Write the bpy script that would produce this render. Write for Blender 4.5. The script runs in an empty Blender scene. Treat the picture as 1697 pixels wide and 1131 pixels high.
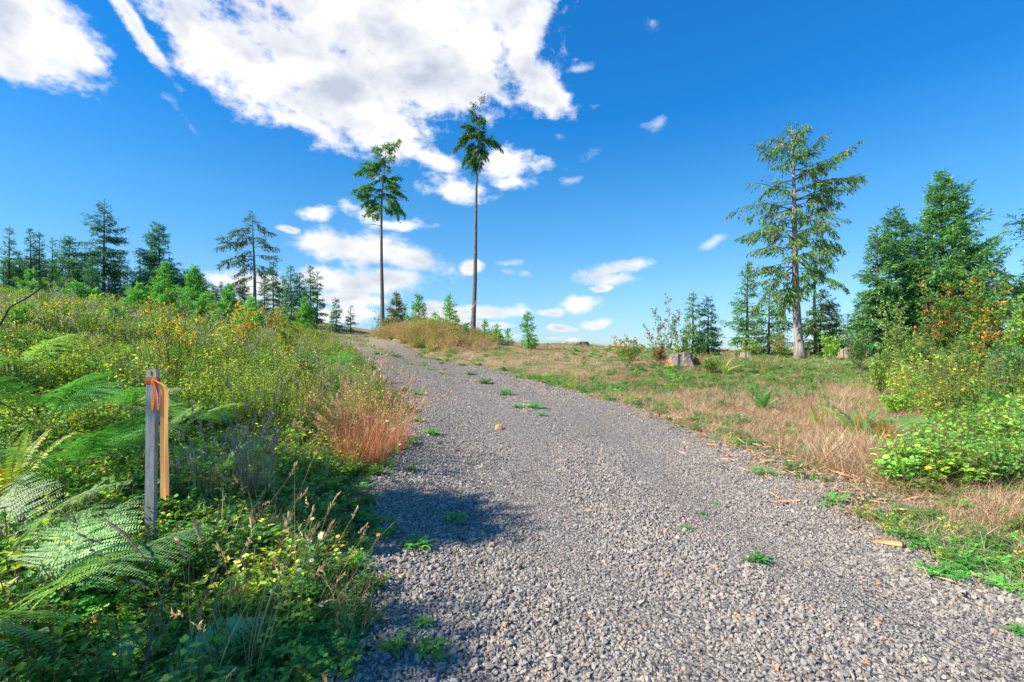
import bpy, math, random
import numpy as np
R = math.radians
F = 801.0            # focal length in photo pixels
PCX, PCY = 848.5, 575.0
CAMZ = 1.6
sc = bpy.context.scene

# ------------------------------------------------------------------ camera
cam = bpy.data.objects.new("camera", bpy.data.cameras.new("camera"))
sc.collection.objects.link(cam)
cam.data.sensor_width = 36
cam.data.lens = 36 * F / 1697
cam.data.shift_y = (575 - 565.5) / 1697
cam.data.clip_end = 5000
cam.data.clip_start = 0.05
cam.location = (0, 0, CAMZ)
cam.rotation_euler = (R(90), 0, 0)
sc.camera = cam

# ------------------------------------------------------------------ sky and sun
SUN_EL, SUN_AZ = R(40), R(-108)       # azimuth measured from +Y (the view) towards +X
world = bpy.data.worlds.new("World")
sc.world = world
world.use_nodes = True
nt = world.node_tree
N, L = nt.nodes, nt.links
N.clear()
def nd(kind, **kw):
    n = N.new(kind)
    for k, v in kw.items():
        setattr(n, k, v)
    return n
def mth(op, a, b=None, c=None, clamp=False):
    n = N.new("ShaderNodeMath"); n.operation = op; n.use_clamp = clamp
    for i, v in enumerate((a, b, c)):
        if v is None: continue
        if isinstance(v, (int, float)): n.inputs[i].default_value = v
        else: L.new(v, n.inputs[i])
    return n.outputs[0]
sky = nd("ShaderNodeTexSky", sky_type='NISHITA', sun_disc=False)
sky.sun_elevation = SUN_EL
sky.sun_rotation = SUN_AZ
sky.air_density = 1.0; sky.dust_density = 0.0; sky.ozone_density = 2.5; sky.altitude = 300
hsv = nd("ShaderNodeHueSaturation")
hsv.inputs["Hue"].default_value = 0.492
hsv.inputs["Saturation"].default_value = 1.27
hsv.inputs["Value"].default_value = 1.0
L.new(sky.outputs[0], hsv.inputs["Color"])
skr = nd("ShaderNodeValToRGB")
tc0 = nd("ShaderNodeTexCoord"); sp0 = nd("ShaderNodeSeparateXYZ"); L.new(tc0.outputs["Generated"], sp0.inputs[0]); L.new(sp0.outputs[2], skr.inputs[0])
for _ in range(2): skr.color_ramp.elements.new(.5)
for e_, (p_, c_) in zip(skr.color_ramp.elements, [(0, (.52, .74, 1.08)), (.12, (.56, .86, 1.14)), (.27, (.40, .84, 1.18)), (.42, (.13, .71, 1.24))]):
    e_.position = p_; e_.color = (*c_, 1)
skm = nd("ShaderNodeMix", data_type='RGBA', blend_type='MULTIPLY'); skm.inputs["Factor"].default_value = 1
bg_sky = nd("ShaderNodeBackground"); bg_sky.inputs[1].default_value = 0.112
gm = nd('ShaderNodeGamma'); gm.inputs[1].default_value = .72; L.new(hsv.outputs[0], gm.inputs[0]); L.new(gm.outputs[0], skm.inputs['A']); L.new(skr.outputs[0], skm.inputs['B']); L.new(skm.outputs['Result'], bg_sky.inputs[0])
tc = nd("ShaderNodeTexCoord")
sep = nd("ShaderNodeSeparateXYZ"); L.new(tc.outputs["Generated"], sep.inputs[0])
az = mth('ARCTAN2', sep.outputs[0], sep.outputs[1])
el = mth('ARCSINE', sep.outputs[2])
pos = nd("ShaderNodeCombineXYZ"); L.new(az, pos.inputs[0]); L.new(el, pos.inputs[1])
def noise_at(scale, detail, rough, stretch=(1, 1.5, 1), off=(0, 0, 0)):
    m = nd("ShaderNodeMapping"); m.inputs["Scale"].default_value = stretch
    m.inputs["Location"].default_value = off
    L.new(pos.outputs[0], m.inputs[0])
    n = nd("ShaderNodeTexNoise"); n.inputs["Scale"].default_value = scale
    n.inputs["Detail"].default_value = detail; n.inputs["Roughness"].default_value = rough
    L.new(m.outputs[0], n.inputs["Vector"])
    return n.outputs
nA = noise_at(5.5, 9, 0.62)
nB = noise_at(17, 8, 0.62, off=(3, 1, 0))
wv = nd("ShaderNodeVectorMath", operation='SUBTRACT'); L.new(nA[1], wv.inputs[0]); wv.inputs[1].default_value = (.5, .5, .5)
wsc = nd("ShaderNodeVectorMath", operation='SCALE'); L.new(wv.outputs[0], wsc.inputs[0]); wsc.inputs[3].default_value = 0.03
wad = nd("ShaderNodeVectorMath", operation='ADD'); L.new(pos.outputs[0], wad.inputs[0]); L.new(wsc.outputs[0], wad.inputs[1])
def azel(px, py):
    a = math.atan((px - PCX) / F)
    return a, math.atan((PCY - py) / F * math.cos(a))
# each cloud lobe: photo x, y, radii, tilt in degrees (counter-clockwise), raggedness
CLOUDS = [(60, 45, 135, 75, -22, 1), (10, 95, 70, 35, -30, 1), (120, 70, 85, 28, -35, 1), (330, 60, 190, 75, -36, 1), (640, 40, 265, 150, -4, 1),
 (550, 140, 200, 88, -22, 1), (420, 110, 170, 62, -30, 1), (720, 110, 190, 95, 5, 1), (800, -30, 120, 150, 0, 1), (860, 20, 62, 85, -5, 1),
 (905, 165, 62, 32, -15, 1), (880, 125, 60, 45, -35, 1), (215, 30, 110, 20, -48, 1), (510, -20, 190, 60, 0, 1), (310, 205, 40, 10, -45, 2),
 (725, 262, 62, 20, -8, 3), (835, 275, 62, 34, 0, 3), (760, 315, 62, 24, -12, 3), (850, 300, 36, 18, 0, 3), (1080, 38, 14, 16, 0, 2),
 (1088, 205, 22, 12, 10, 2), (962, 262, 28, 12, 15, 2), (948, 298, 24, 9, 15, 2), (960, 113, 30, 9, 10, 2), (985, 178, 26, 7, 5, 2), (925, 228, 16, 9, 0, 2),
 (530, 349, 30, 15, 8, 3), (595, 352, 46, 22, -20, 3), (650, 372, 60, 12, 0, 3), (483, 380, 20, 8, -8, 1), (610, 415, 102, 32, -3, 0), (675, 430, 82, 26, -8, 0),
 (560, 470, 110, 24, -2, 0), (640, 462, 85, 20, 0, 0), (420, 465, 90, 22, 0, 0), (560, 495, 80, 16, 0, 1), (520, 523, 100, 18, 0, 0), (580, 520, 50, 12, 0, 0),
 (780, 443, 24, 14, 0, 1), (840, 452, 32, 8, -5, 2), (838, 436, 20, 6, 5, 2), (1010, 450, 64, 17, 10, 0), (1012, 463, 52, 13, 0, 0), (996, 480, 22, 6, 0, 1),
 (820, 518, 60, 13, 0, 0), (775, 518, 34, 14, 0, 0), (790, 538, 74, 9, 0, 1), (725, 515, 44, 14, 0, 0), (958, 506, 34, 15, 8, 0), (918, 517, 28, 8, 0, 1),
 (984, 535, 36, 10, 3, 0), (928, 543, 30, 8, 0, 1), (938, 534, 22, 6, 0, 2), (985, 541, 24, 6, 0, 1), (1185, 402, 20, 8, 20, 2), (790, 555, 90, 7, 0, 1), (930, 562, 30, 4, 0, 1), (420, 500, 70, 24, 0, 0)]
dist = {0: None, 1: None, 2: None, 3: None}
for px, py, rx, ry, tilt, kind in CLOUDS:
    a, e = azel(px, py)
    a2, _ = azel(px + rx, py); _, e2 = azel(px, py - ry); a0, _ = azel(px - rx, py); _, e0 = azel(px, py + ry)
    m = nd("ShaderNodeMapping", vector_type='TEXTURE')
    m.inputs["Location"].default_value = (a, e, 0)
    m.inputs["Rotation"].default_value = (0, 0, R(tilt))
    m.inputs["Scale"].default_value = ((a2 - a0) / 2 * 1.08, (e2 - e0) / 2 * 1.08, 1)
    L.new(wad.outputs[0], m.inputs[0])
    ln = nd("ShaderNodeVectorMath", operation='LENGTH'); L.new(m.outputs[0], ln.inputs[0])
    d = ln.outputs["Value"]
    dist[kind] = d if dist[kind] is None else mth('SMOOTH_MIN', dist[kind], d, 0.28) if kind == 1 else mth('MINIMUM', dist[kind], d)
nz = mth('SUBTRACT', mth('ADD', mth('MULTIPLY', nA[0], 0.5), mth('MULTIPLY', nB[0], 0.5)), 0.5)
covers = []
for kind, amp, bias, soft in ((3, 5.0, .05, .9), (0, 3.6, 0.10, 0.75), (1, 5.2, 0.03, 0.85), (2, 7.5, -.05, 1.6)):
    v = mth('ADD', mth('MULTIPLY', mth('SUBTRACT', 1.0 + bias, dist[kind]), 1.6 if kind == 1 else 1.0), mth('MULTIPLY', nz, amp))
    mr = nd("ShaderNodeMapRange", interpolation_type='SMOOTHSTEP'); L.new(v, mr.inputs[0])
    mr.inputs[1].default_value = 0.0; mr.inputs[2].default_value = soft
    if kind == 2: mr.inputs[4].default_value = 0.62
    covers.append((mr.outputs[0], v))
cover = mth('MAXIMUM', mth('MAXIMUM', mth('MAXIMUM', covers[0][0], covers[1][0]), covers[2][0]), covers[3][0])
depth = mth('MAXIMUM', covers[1][1], mth('MULTIPLY', covers[2][1], .8))
nC = noise_at(5, 3, 0.5, off=(9, 4, 0), stretch=(1, 1.4, 1))
nD = noise_at(15, 3, 0.5, off=(2, 8, 0), stretch=(1, 1.6, 1))
core = mth('MULTIPLY', depth, 1.0, clamp=True)
shade = nd("ShaderNodeMapRange", interpolation_type='SMOOTHSTEP')
L.new(mth('ADD', mth('MULTIPLY', nC[0], 0.75), mth('MULTIPLY', nD[0], 0.3)), shade.inputs[0])
shade.inputs[1].default_value = 0.38; shade.inputs[2].default_value = 0.62
nA2 = noise_at(5.5, 5, 0.5, off=(.035, -.05, 0))
nA1 = noise_at(5.5, 5, 0.5)
nB2 = noise_at(17, 5, 0.55, off=(3.035, .95, 0))
nB1 = noise_at(17, 5, 0.55, off=(3, 1, 0))
relief = mth('ADD', mth('MULTIPLY', mth('SUBTRACT', nA2[0], nA1[0]), 3.0), mth('MULTIPLY', mth('SUBTRACT', nB2[0], nB1[0]), 1.3))
gray = mth('MULTIPLY', core, mth('ADD', mth('MULTIPLY', shade.outputs[0], 0.62), mth('ADD', mth('MULTIPLY', relief, .9), 0.06)), clamp=True)
ccol = nd("ShaderNodeMix", data_type='RGBA')
ccol.inputs["A"].default_value = (1.0, 1.0, 1.0, 1)
ccol.inputs["B"].default_value = (0.52, 0.58, 0.70, 1)
L.new(gray, ccol.inputs["Factor"])
bg_cl = nd("ShaderNodeBackground"); bg_cl.inputs[1].default_value = 0.49
L.new(ccol.outputs["Result"], bg_cl.inputs[0])
mixw = nd("ShaderNodeMixShader"); L.new(cover, mixw.inputs[0]); L.new(bg_sky.outputs[0], mixw.inputs[1]); L.new(bg_cl.outputs[0], mixw.inputs[2])
wo = nd("ShaderNodeOutputWorld"); L.new(mixw.outputs[0], wo.inputs[0])
world.cycles.sampling_method = 'MANUAL'; world.cycles.sample_map_resolution = 512

sun = bpy.data.objects.new("sun", bpy.data.lights.new("sun", 'SUN'))
sc.collection.objects.link(sun)
sun.data.energy = 3.7
sun.data.angle = R(0.55)
sun.data.color = (1.0, 0.93, 0.82)
from mathutils import Vector
TOSUN = Vector((math.cos(SUN_EL) * math.sin(SUN_AZ), math.cos(SUN_EL) * math.cos(SUN_AZ), math.sin(SUN_EL)))
sun.rotation_euler = TOSUN.to_track_quat('Z', 'Y').to_euler()
sc.view_settings.view_transform = 'Standard'
sc.view_settings.look = 'None'
sc.view_settings.exposure = 1.17
sc.view_settings.gamma = 1.0
sc.cycles.max_bounces = 6
sc.cycles.diffuse_bounces = 3
sc.cycles.transmission_bounces = 3
sc.cycles.transparent_max_bounces = 4

# ------------------------------------------------------------------ terrain
rng = np.random.default_rng(7)
def P(px, py, Y):                       # a photo pixel at depth Y -> world point
    return ((px - PCX) / F * Y, Y, CAMZ - (py - PCY) / F * Y)
ctrl = []
for X in (-6, -2, 0, 2, 5, 9):
    for Y in (-8, -3, 0, 2.5):
        ctrl.append((X, Y, 0.04 * max(0, -X - 2) + 0.02 * max(0, X - 4)))
for Y, X, z in ((4.5, 0, 0.0), (4.5, 3.5, 0.03), (6.5, 1, 0.03), (6.5, 5, 0.1), (9, 1, .08), (9, 6, .2), (9, 10, .55), (5.5, 6.5, .2), (3.5, 5, .08),
                (4, -1.6, .08), (3.2, -2.4, .2), (3.3, -4, .42), (5, -3, .3), (5, -6, .75), (7, -3, .25), (7, -7, 1.0), (10, -3.5, .4), (10, -8, 1.25),
                (14, -6, .7), (14, -12, 1.9), (20, -11, 1.5), (20, -20, 3.0), (28, -16, 2.3), (28, -28, 4.0), (38, -26, 3.6), (42, -42, 4.9), (14, 9, .45), (14, 15, .7),
                (8, -11, 1.6), (1, -8, .7), (-4, -10, .6)):
    ctrl.append((X, Y, z))
for px, py, Y in ((1000, 655, 14), (1100, 690, 10.2), (900, 625, 19.5), (800, 600, 26), (720, 588, 31), (600, 576, 36), (560, 556, 50), (645, 650, 14.7), (625, 610, 23),
                  (592, 585, 32), (550, 560, 44), (535, 549, 56), (480, 547, 58), (690, 550, 36), (640, 553, 38), (740, 556, 35), (783, 562, 37), (830, 570, 40), (900, 571, 44), (950, 573, 46),
                  (1020, 575, 44), (1100, 580, 36), (1130, 601, 20), (1250, 600, 22), (1000, 600, 24), (1327, 596, 32), (1240, 590, 36), (1390, 590, 36), (1500, 590, 30),
                  (1650, 600, 24), (1400, 640, 14), (1200, 640, 15), (1560, 575, 45), (1300, 580, 50), (1697, 575, 40),
                  (0, 515, 48), (200, 513, 50), (350, 520, 52), (420, 522, 58), (470, 535, 60), (10, 503, 66), (200, 505, 66), (300, 508, 68), (400, 516, 70), (556, 545, 64), (640, 560, 60), (800, 575, 60), (950, 585, 62), (1150, 590, 62)):
    ctrl.append(P(px, py, Y))
ctrl = np.array(ctrl, float)
S = 20.0
def tpsk(r2):
    return 0.5 * r2 * np.log(r2 + 1e-9)
_n = len(ctrl)
_d = ((ctrl[:, None, :2] - ctrl[None, :, :2]) / S)
_K = tpsk((_d ** 2).sum(2)) + np.eye(_n) * 0.004
_Pm = np.c_[np.ones(_n), ctrl[:, :2] / S]
_A = np.zeros((_n + 3, _n + 3)); _A[:_n, :_n] = _K; _A[:_n, _n:] = _Pm; _A[_n:, :_n] = _Pm.T
_w = np.linalg.solve(_A, np.r_[ctrl[:, 2], 0, 0, 0])
RY = np.array([-8, 0, 2.3, 3.9, 6.8, 10.3, 14.7, 19, 23, 32, 40, 48, 58, 70.])
RL = np.array([-.2, -.45, -.72, -1.27, -1.7, -2.05, -3.6, -5.0, -6.4, -10.3, -14.6, -18.5, -23.5, -29.])
RR = np.array([7, 5.2, 3.9, 3.1, 3.36, 3.1, 2.2, .7, -1.1, -6.6, -12.2, -16.8, -22, -27.5])
def sstep(a, b, x):
    t = np.clip((x - a) / (b - a), 0, 1)
    return t * t * (3 - 2 * t)
_ph = rng.uniform(0, 6.28, (24, 2)); _fr = rng.normal(0, 1, (24, 2))
def wob(x, y, f, k0=0, k1=12):
    s = 0
    for k in range(k0, k1):
        s = s + np.sin(x * _fr[k, 0] * f + _ph[k, 0]) * np.cos(y * _fr[k, 1] * f + _ph[k, 1])
    return s / math.sqrt(k1 - k0)
def edge_wob(Y, s):
    return .10 * np.sin(Y * 1.9 + s) + .07 * np.sin(Y * 4.3 + 2 * s) + .04 * np.sin(Y * 9.1 + 3 * s)
def road_l(Y): return np.interp(Y, RY, RL) + edge_wob(Y, 1)
def road_r(Y): return np.interp(Y, RY, RR) + edge_wob(Y, 5)
def terrain(X, Y):
    X = np.asarray(X, float); Y = np.asarray(Y, float)
    sh = X.shape; x = X.ravel(); y = Y.ravel()
    z = np.zeros(len(x))
    for i in range(0, len(x), 20000):
        xs, ys = x[i:i + 20000, None] / S, y[i:i + 20000, None] / S
        r2 = (xs - ctrl[None, :, 0] / S) ** 2 + (ys - ctrl[None, :, 1] / S) ** 2
        z[i:i + 20000] = tpsk(r2) @ _w[:_n] + _w[_n] + _w[_n + 1] * xs[:, 0] + _w[_n + 2] * ys[:, 0]
    d = np.hypot(x, y - 15)
    far = -6 - 0.02 * d + 0 * d
    t = sstep(62, 105, d)
    z = z * (1 - t) + far * t
    off = np.minimum(np.abs(x - road_l(y)), np.abs(x - road_r(y)))
    inside = (x > road_l(y)) & (x < road_r(y))
    k = np.where(inside, 0.0, np.clip(off / 1.5, 0, 1)) * sstep(120, 60, d)
    z = z + k * (.035 * wob(x, y, 2.2) + .09 * wob(x, y, .5, 12, 24) * sstep(5, 18, d))
    mid = (road_l(y) + road_r(y)) / 2
    z = z + np.where(inside, .03 * np.cos((x - mid) * 2.4), 0) * sstep(16, 8, y)
    return z.reshape(sh)
def gz(x, y): return float(terrain(np.array([x]), np.array([y]))[0])
def at(px, Y):                          # ground point seen at photo column px and depth Y
    x = (px - PCX) / F * Y
    return x, Y, gz(x, Y)
def ground_hit(px, py, y0=1.5, y1=60):  # where the view through a photo pixel meets the ground
    Ys = np.linspace(y0, y1, 1200) ** 1.0
    zs = terrain((px - PCX) / F * Ys, Ys)
    ray = CAMZ - (py - PCY) / F * Ys
    k = np.argmax(zs >= ray)
    if zs[k] < ray[k]: k = len(Ys) - 1
    return (px - PCX) / F * Ys[k], Ys[k], zs[k]
def top_height(py, Y, z): return CAMZ + (PCY - py) / F * Y - z

# ------------------------------------------------------------------ mesh helpers
class MB:
    def __init__(s): s.v = []; s.q = []; s.t = []; s.c = []; s.n = 0; s.qm = []; s.tm = []
    def add(s, v, q=None, t=None, col=(.5, .5, .5), m=0):
        v = np.asarray(v, float).reshape(-1, 3)
        if not len(v): return
        c = np.asarray(col, float)
        if c.ndim == 1: c = np.tile(c, (len(v), 1))
        s.v.append(v); s.c.append(c)
        if q is not None and len(q): s.q.append(np.asarray(q, int) + s.n); s.qm.append(np.full(len(q), m))
        if t is not None and len(t): s.t.append(np.asarray(t, int) + s.n); s.tm.append(np.full(len(t), m))
        s.n += len(v)
    def mesh(s, name, mats, smooth=False):
        me = bpy.data.meshes.new(name)
        v = np.concatenate(s.v); c = np.concatenate(s.c)
        q = np.concatenate(s.q) if s.q else np.zeros((0, 4), int)
        t = np.concatenate(s.t) if s.t else np.zeros((0, 3), int)
        me.vertices.add(len(v)); me.vertices.foreach_set("co", v.astype(np.float32).ravel())
        nl = len(q) * 4 + len(t) * 3
        me.loops.add(nl); me.loops.foreach_set("vertex_index", np.r_[q.ravel(), t.ravel()].astype(np.int32))
        me.polygons.add(len(q) + len(t))
        st = np.r_[np.arange(len(q)) * 4, len(q) * 4 + np.arange(len(t)) * 3]
        me.polygons.foreach_set("loop_start", st.astype(np.int32))
        mi = np.r_[np.concatenate(s.qm) if s.qm else np.zeros(0), np.concatenate(s.tm) if s.tm else np.zeros(0)]
        me.polygons.foreach_set("material_index", mi.astype(np.int32))
        me.polygons.foreach_set("use_smooth", np.full(len(mi), smooth))
        at_ = me.attributes.new("Col", 'FLOAT_COLOR', 'POINT')
        at_.data.foreach_set("color", np.c_[c, np.ones(len(c))].astype(np.float32).ravel())
        for m in (mats if isinstance(mats, (list, tuple)) else [mats]): me.materials.append(m)
        me.update(calc_edges=True); me.validate()
        return me
    def build(s, name, mats, parent=None, smooth=False, link=True):
        o = bpy.data.objects.new(name, s.mesh(name, mats, smooth))
        if link: sc.collection.objects.link(o)
        if parent is not None: o.parent = parent
        return o
def unit(a):
    a = np.asarray(a, float)
    return a / np.maximum(np.linalg.norm(a, axis=-1, keepdims=True), 1e-9)
def leaves(mb, B, D, Nn, Ln, W, col, fold=.12, m=0, wide=.45):
    B = np.atleast_2d(B); n = len(B); D = unit(np.broadcast_to(D, (n, 3))); Nn = unit(np.broadcast_to(Nn, (n, 3)))
    Ln = np.broadcast_to(Ln, (n,))[:, None]; W = np.broadcast_to(W, (n,))[:, None]
    sd = unit(np.cross(D, Nn)); up = np.cross(sd, D)
    v = np.stack([B, B + D * Ln * wide + sd * W / 2 + up * W * fold, B + D * Ln, B + D * Ln * wide - sd * W / 2 + up * W * fold], 1).reshape(-1, 3)
    q = np.arange(n * 4).reshape(n, 4)
    c = np.asarray(col, float)
    c = np.repeat(np.broadcast_to(c, (n, 3)), 4, 0)
    mb.add(v, q=q, col=c, m=m)
def tube(mb, pts, rad, sides=5, col=(.5, .5, .5), m=0, cap=True):
    pts = np.asarray(pts, float); k = len(pts); rad = np.broadcast_to(rad, (k,))
    d = unit(np.gradient(pts, axis=0))
    ref = np.array([0, 0, 1.]) if abs(d[0, 2]) < .9 else np.array([1., 0, 0])
    a = unit(np.cross(d, ref)); b = np.cross(d, a)
    th = np.arange(sides) / sides * 2 * np.pi
    v = pts[:, None] + rad[:, None, None] * (np.cos(th)[None, :, None] * a[:, None] + np.sin(th)[None, :, None] * b[:, None])
    i = np.arange(k - 1)[:, None] * sides + np.arange(sides)[None]
    j = np.arange(k - 1)[:, None] * sides + (np.arange(sides)[None] + 1) % sides
    q = np.stack([i, j, j + sides, i + sides], -1).reshape(-1, 4)
    v = v.reshape(-1, 3); t = None
    if cap:
        t = [(0, x + 1, x) for x in range(1, sides - 1)] + [((k - 1) * sides, (k - 1) * sides + x, (k - 1) * sides + x + 1) for x in range(1, sides - 1)]
    c = np.asarray(col, float)
    if c.ndim == 2: c = np.repeat(c, sides, 0)
    mb.add(v, q=q, t=t, col=c, m=m)
def pick(r, pal, n, jit=.25):
    w = np.array([p[0] for p in pal], float); w /= w.sum()
    c = np.array([p[1] for p in pal], float)[r.choice(len(pal), n, p=w)]
    return c * np.exp(r.normal(0, jit, (n, 1))) * np.exp(r.normal(0, .06, (n, 3)))

# ------------------------------------------------------------------ materials
def new_mat(name):
    m = bpy.data.materials.new(name); m.use_nodes = True
    n = m.node_tree.nodes; l = m.node_tree.links
    return m, n, l, n["Principled BSDF"], n["Material Output"]
def leaf_mat(name, trans=.4, rough=.5, tint=(1.25, 1.25, .6), var=.35, spec=.3, gain=1.62):
    m, n, l, b, o = new_mat(name)
    a = n.new("ShaderNodeAttribute"); a.attribute_name = "Col"
    oi = n.new("ShaderNodeObjectInfo")
    h = n.new("ShaderNodeHueSaturation")
    mr = n.new("ShaderNodeMapRange"); l.new(oi.outputs["Random"], mr.inputs[0]); mr.inputs[3].default_value = gain * (1 - var); mr.inputs[4].default_value = gain * (1 + var)
    l.new(mr.outputs[0], h.inputs["Value"]); l.new(a.outputs["Color"], h.inputs["Color"])
    l.new(h.outputs[0], b.inputs["Base Color"])
    b.inputs["Roughness"].default_value = rough
    b.inputs["Specular IOR Level"].default_value = spec
    t = n.new("ShaderNodeBsdfTranslucent")
    mx = n.new("ShaderNodeMix"); mx.data_type = 'RGBA'; mx.blend_type = 'MULTIPLY'; mx.inputs["Factor"].default_value = 1
    l.new(h.outputs[0], mx.inputs["A"]); mx.inputs["B"].default_value = (*tint, 1)
    l.new(mx.outputs["Result"], t.inputs[0])
    ms = n.new("ShaderNodeMixShader"); ms.inputs[0].default_value = trans
    l.new(b.outputs[0], ms.inputs[1]); l.new(t.outputs[0], ms.inputs[2]); l.new(ms.outputs[0], o.inputs[0])
    return m
def noise_mat(name, stops, scale, detail=6, rough=.85, bump=.4, bscale=None, stretch=(1, 1, 1), bdist=.02, mixattr=0):
    m, n, l, b, o = new_mat(name)
    tcn = n.new("ShaderNodeTexCoord"); mp = n.new("ShaderNodeMapping"); mp.inputs["Scale"].default_value = stretch
    l.new(tcn.outputs["Object"], mp.inputs[0])
    nz_ = n.new("ShaderNodeTexNoise"); nz_.inputs["Scale"].default_value = scale; nz_.inputs["Detail"].default_value = detail; nz_.inputs["Roughness"].default_value = .65
    l.new(mp.outputs[0], nz_.inputs["Vector"])
    cr = n.new("ShaderNodeValToRGB")
    while len(cr.color_ramp.elements) < len(stops): cr.color_ramp.elements.new(.5)
    for e_, (p_, c_) in zip(cr.color_ramp.elements, stops): e_.position = p_; e_.color = (*c_, 1)
    l.new(nz_.outputs[0], cr.inputs[0]); src = cr.outputs[0]
    if mixattr:
        a = n.new("ShaderNodeAttribute"); a.attribute_name = "Col"
        mx = n.new("ShaderNodeMix"); mx.data_type = 'RGBA'; mx.blend_type = 'MULTIPLY'; mx.inputs["Factor"].default_value = mixattr
        l.new(src, mx.inputs["A"]); l.new(a.outputs["Color"], mx.inputs["B"]); src = mx.outputs["Result"]
    l.new(src, b.inputs["Base Color"])
    b.inputs["Roughness"].default_value = rough; b.inputs["Specular IOR Level"].default_value = .25
    n2 = n.new("ShaderNodeTexNoise"); n2.inputs["Scale"].default_value = bscale or scale * 3; n2.inputs["Detail"].default_value = 6
    l.new(mp.outputs[0], n2.inputs["Vector"])
    bp = n.new("ShaderNodeBump"); bp.inputs["Strength"].default_value = bump; bp.inputs["Distance"].default_value = bdist
    l.new(n2.outputs[0], bp.inputs["Height"]); l.new(bp.outputs[0], b.inputs["Normal"])
    return m
M_needle = leaf_mat("needles", .34, .6, (1.15, 1.2, .6), .18, gain=2.1)
M_leaf = leaf_mat("leaf", .45, .5, (1.3, 1.25, .5), .25)
M_stuffleaf = leaf_mat("ground_leaf", .42, .5, (1.3, 1.25, .5), .34, gain=1.95)
M_grass = leaf_mat("grass_blade", .35, .65, (1.15, 1.1, .8), .3, gain=1.1)
M_fern = leaf_mat("fern_leaf", .4, .5, (1.2, 1.3, .6), .2, .35)
M_bark = noise_mat("grey_bark", [(.3, (.16, .135, .115)), (.5, (.33, .29, .25)), (.7, (.50, .45, .40))], 3, stretch=(3, 3, .5), bump=.8, bdist=.04)
M_barkd = noise_mat("dark_bark", [(.3, (.035, .03, .027)), (.6, (.12, .10, .085))], 3, stretch=(3, 3, .6), bump=.8, bdist=.04)
M_barkm = noise_mat("slim_bark", [(.3, (.07, .06, .055)), (.5, (.17, .15, .135)), (.7, (.27, .25, .23))], 5, stretch=(3, 3, 1.2), bump=.8, bdist=.03)
M_stem = noise_mat("shrub_stem", [(.3, (.10, .07, .045)), (.7, (.26, .19, .12))], 20)
M_wood = noise_mat("split_wood", [(.3, (.15, .085, .05)), (.48, (.36, .22, .12)), (.6, (.44, .29, .17)), (.75, (.50, .38, .26))], 5, stretch=(1, 9, 9), bump=.6, bdist=.01, mixattr=.8)

STUFFCOL = bpy.data.collections.new("scatter sources")   # sources stay outside the scene
def source_collection(name, objs):
    c = bpy.data.collections.new(name)
    for o in objs: c.objects.link(o)
    return c
def scatter(name, pts, rot, scl, idx, coll, label, cat, mat=None):
    me = bpy.data.meshes.new(name)
    n = len(pts)
    me.vertices.add(n); me.vertices.foreach_set("co", np.asarray(pts, np.float32).ravel())
    for nm, arr in (("rot", rot), ("scl", scl)):
        a = me.attributes.new(nm, 'FLOAT_VECTOR', 'POINT'); a.data.foreach_set("vector", np.asarray(arr, np.float32).ravel())
    a = me.attributes.new("idx", 'INT', 'POINT'); a.data.foreach_set("value", np.asarray(idx, np.int32))
    if mat is not None: me.materials.append(mat)
    o = bpy.data.objects.new(name, me); sc.collection.objects.link(o)
    g = bpy.data.node_groups.new(name, 'GeometryNodeTree')
    g.interface.new_socket("Geometry", in_out='INPUT', socket_type='NodeSocketGeometry')
    g.interface.new_socket("Geometry", in_out='OUTPUT', socket_type='NodeSocketGeometry')
    gi = g.nodes.new("NodeGroupInput"); go = g.nodes.new("NodeGroupOutput")
    ci = g.nodes.new("GeometryNodeCollectionInfo"); ci.inputs["Collection"].default_value = coll
    ci.inputs["Separate Children"].default_value = True; ci.inputs["Reset Children"].default_value = True
    ip = g.nodes.new("GeometryNodeInstanceOnPoints"); ip.inputs["Pick Instance"].default_value = True
    def na(nm, ty):
        x = g.nodes.new("GeometryNodeInputNamedAttribute"); x.data_type = ty; x.inputs[0].default_value = nm
        return x.outputs[0]
    e2 = g.nodes.new("FunctionNodeEulerToRotation")
    g.links.new(na("rot", 'FLOAT_VECTOR'), e2.inputs[0])
    g.links.new(gi.outputs[0], ip.inputs["Points"]); g.links.new(ci.outputs[0], ip.inputs["Instance"])
    g.links.new(na("idx", 'INT'), ip.inputs["Instance Index"]); g.links.new(e2.outputs[0], ip.inputs["Rotation"]); g.links.new(na("scl", 'FLOAT_VECTOR'), ip.inputs["Scale"])
    g.links.new(ip.outputs[0], go.inputs[0])
    md = o.modifiers.new("scatter", 'NODES'); md.node_group = g
    o["kind"] = "stuff"; o["label"] = label; o["category"] = cat
    return o
def tag(o, label, cat, group=None):
    o["label"] = label; o["category"] = cat
    if group: o["group"] = group
    return o
def empty(name, loc, rz=0, s=1):
    o = bpy.data.objects.new(name, None); sc.collection.objects.link(o)
    o.location = loc; o.rotation_euler = (0, 0, rz); o.scale = (s, s, s) if isinstance(s, (int, float)) else s
    o.empty_display_size = .1
    return o
def copy_tree(o, parent=None):
    c = o.copy(); sc.collection.objects.link(c)
    if parent is not None: c.parent = parent
    for ch in list(o.children): copy_tree(ch, c)
    return c

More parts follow.
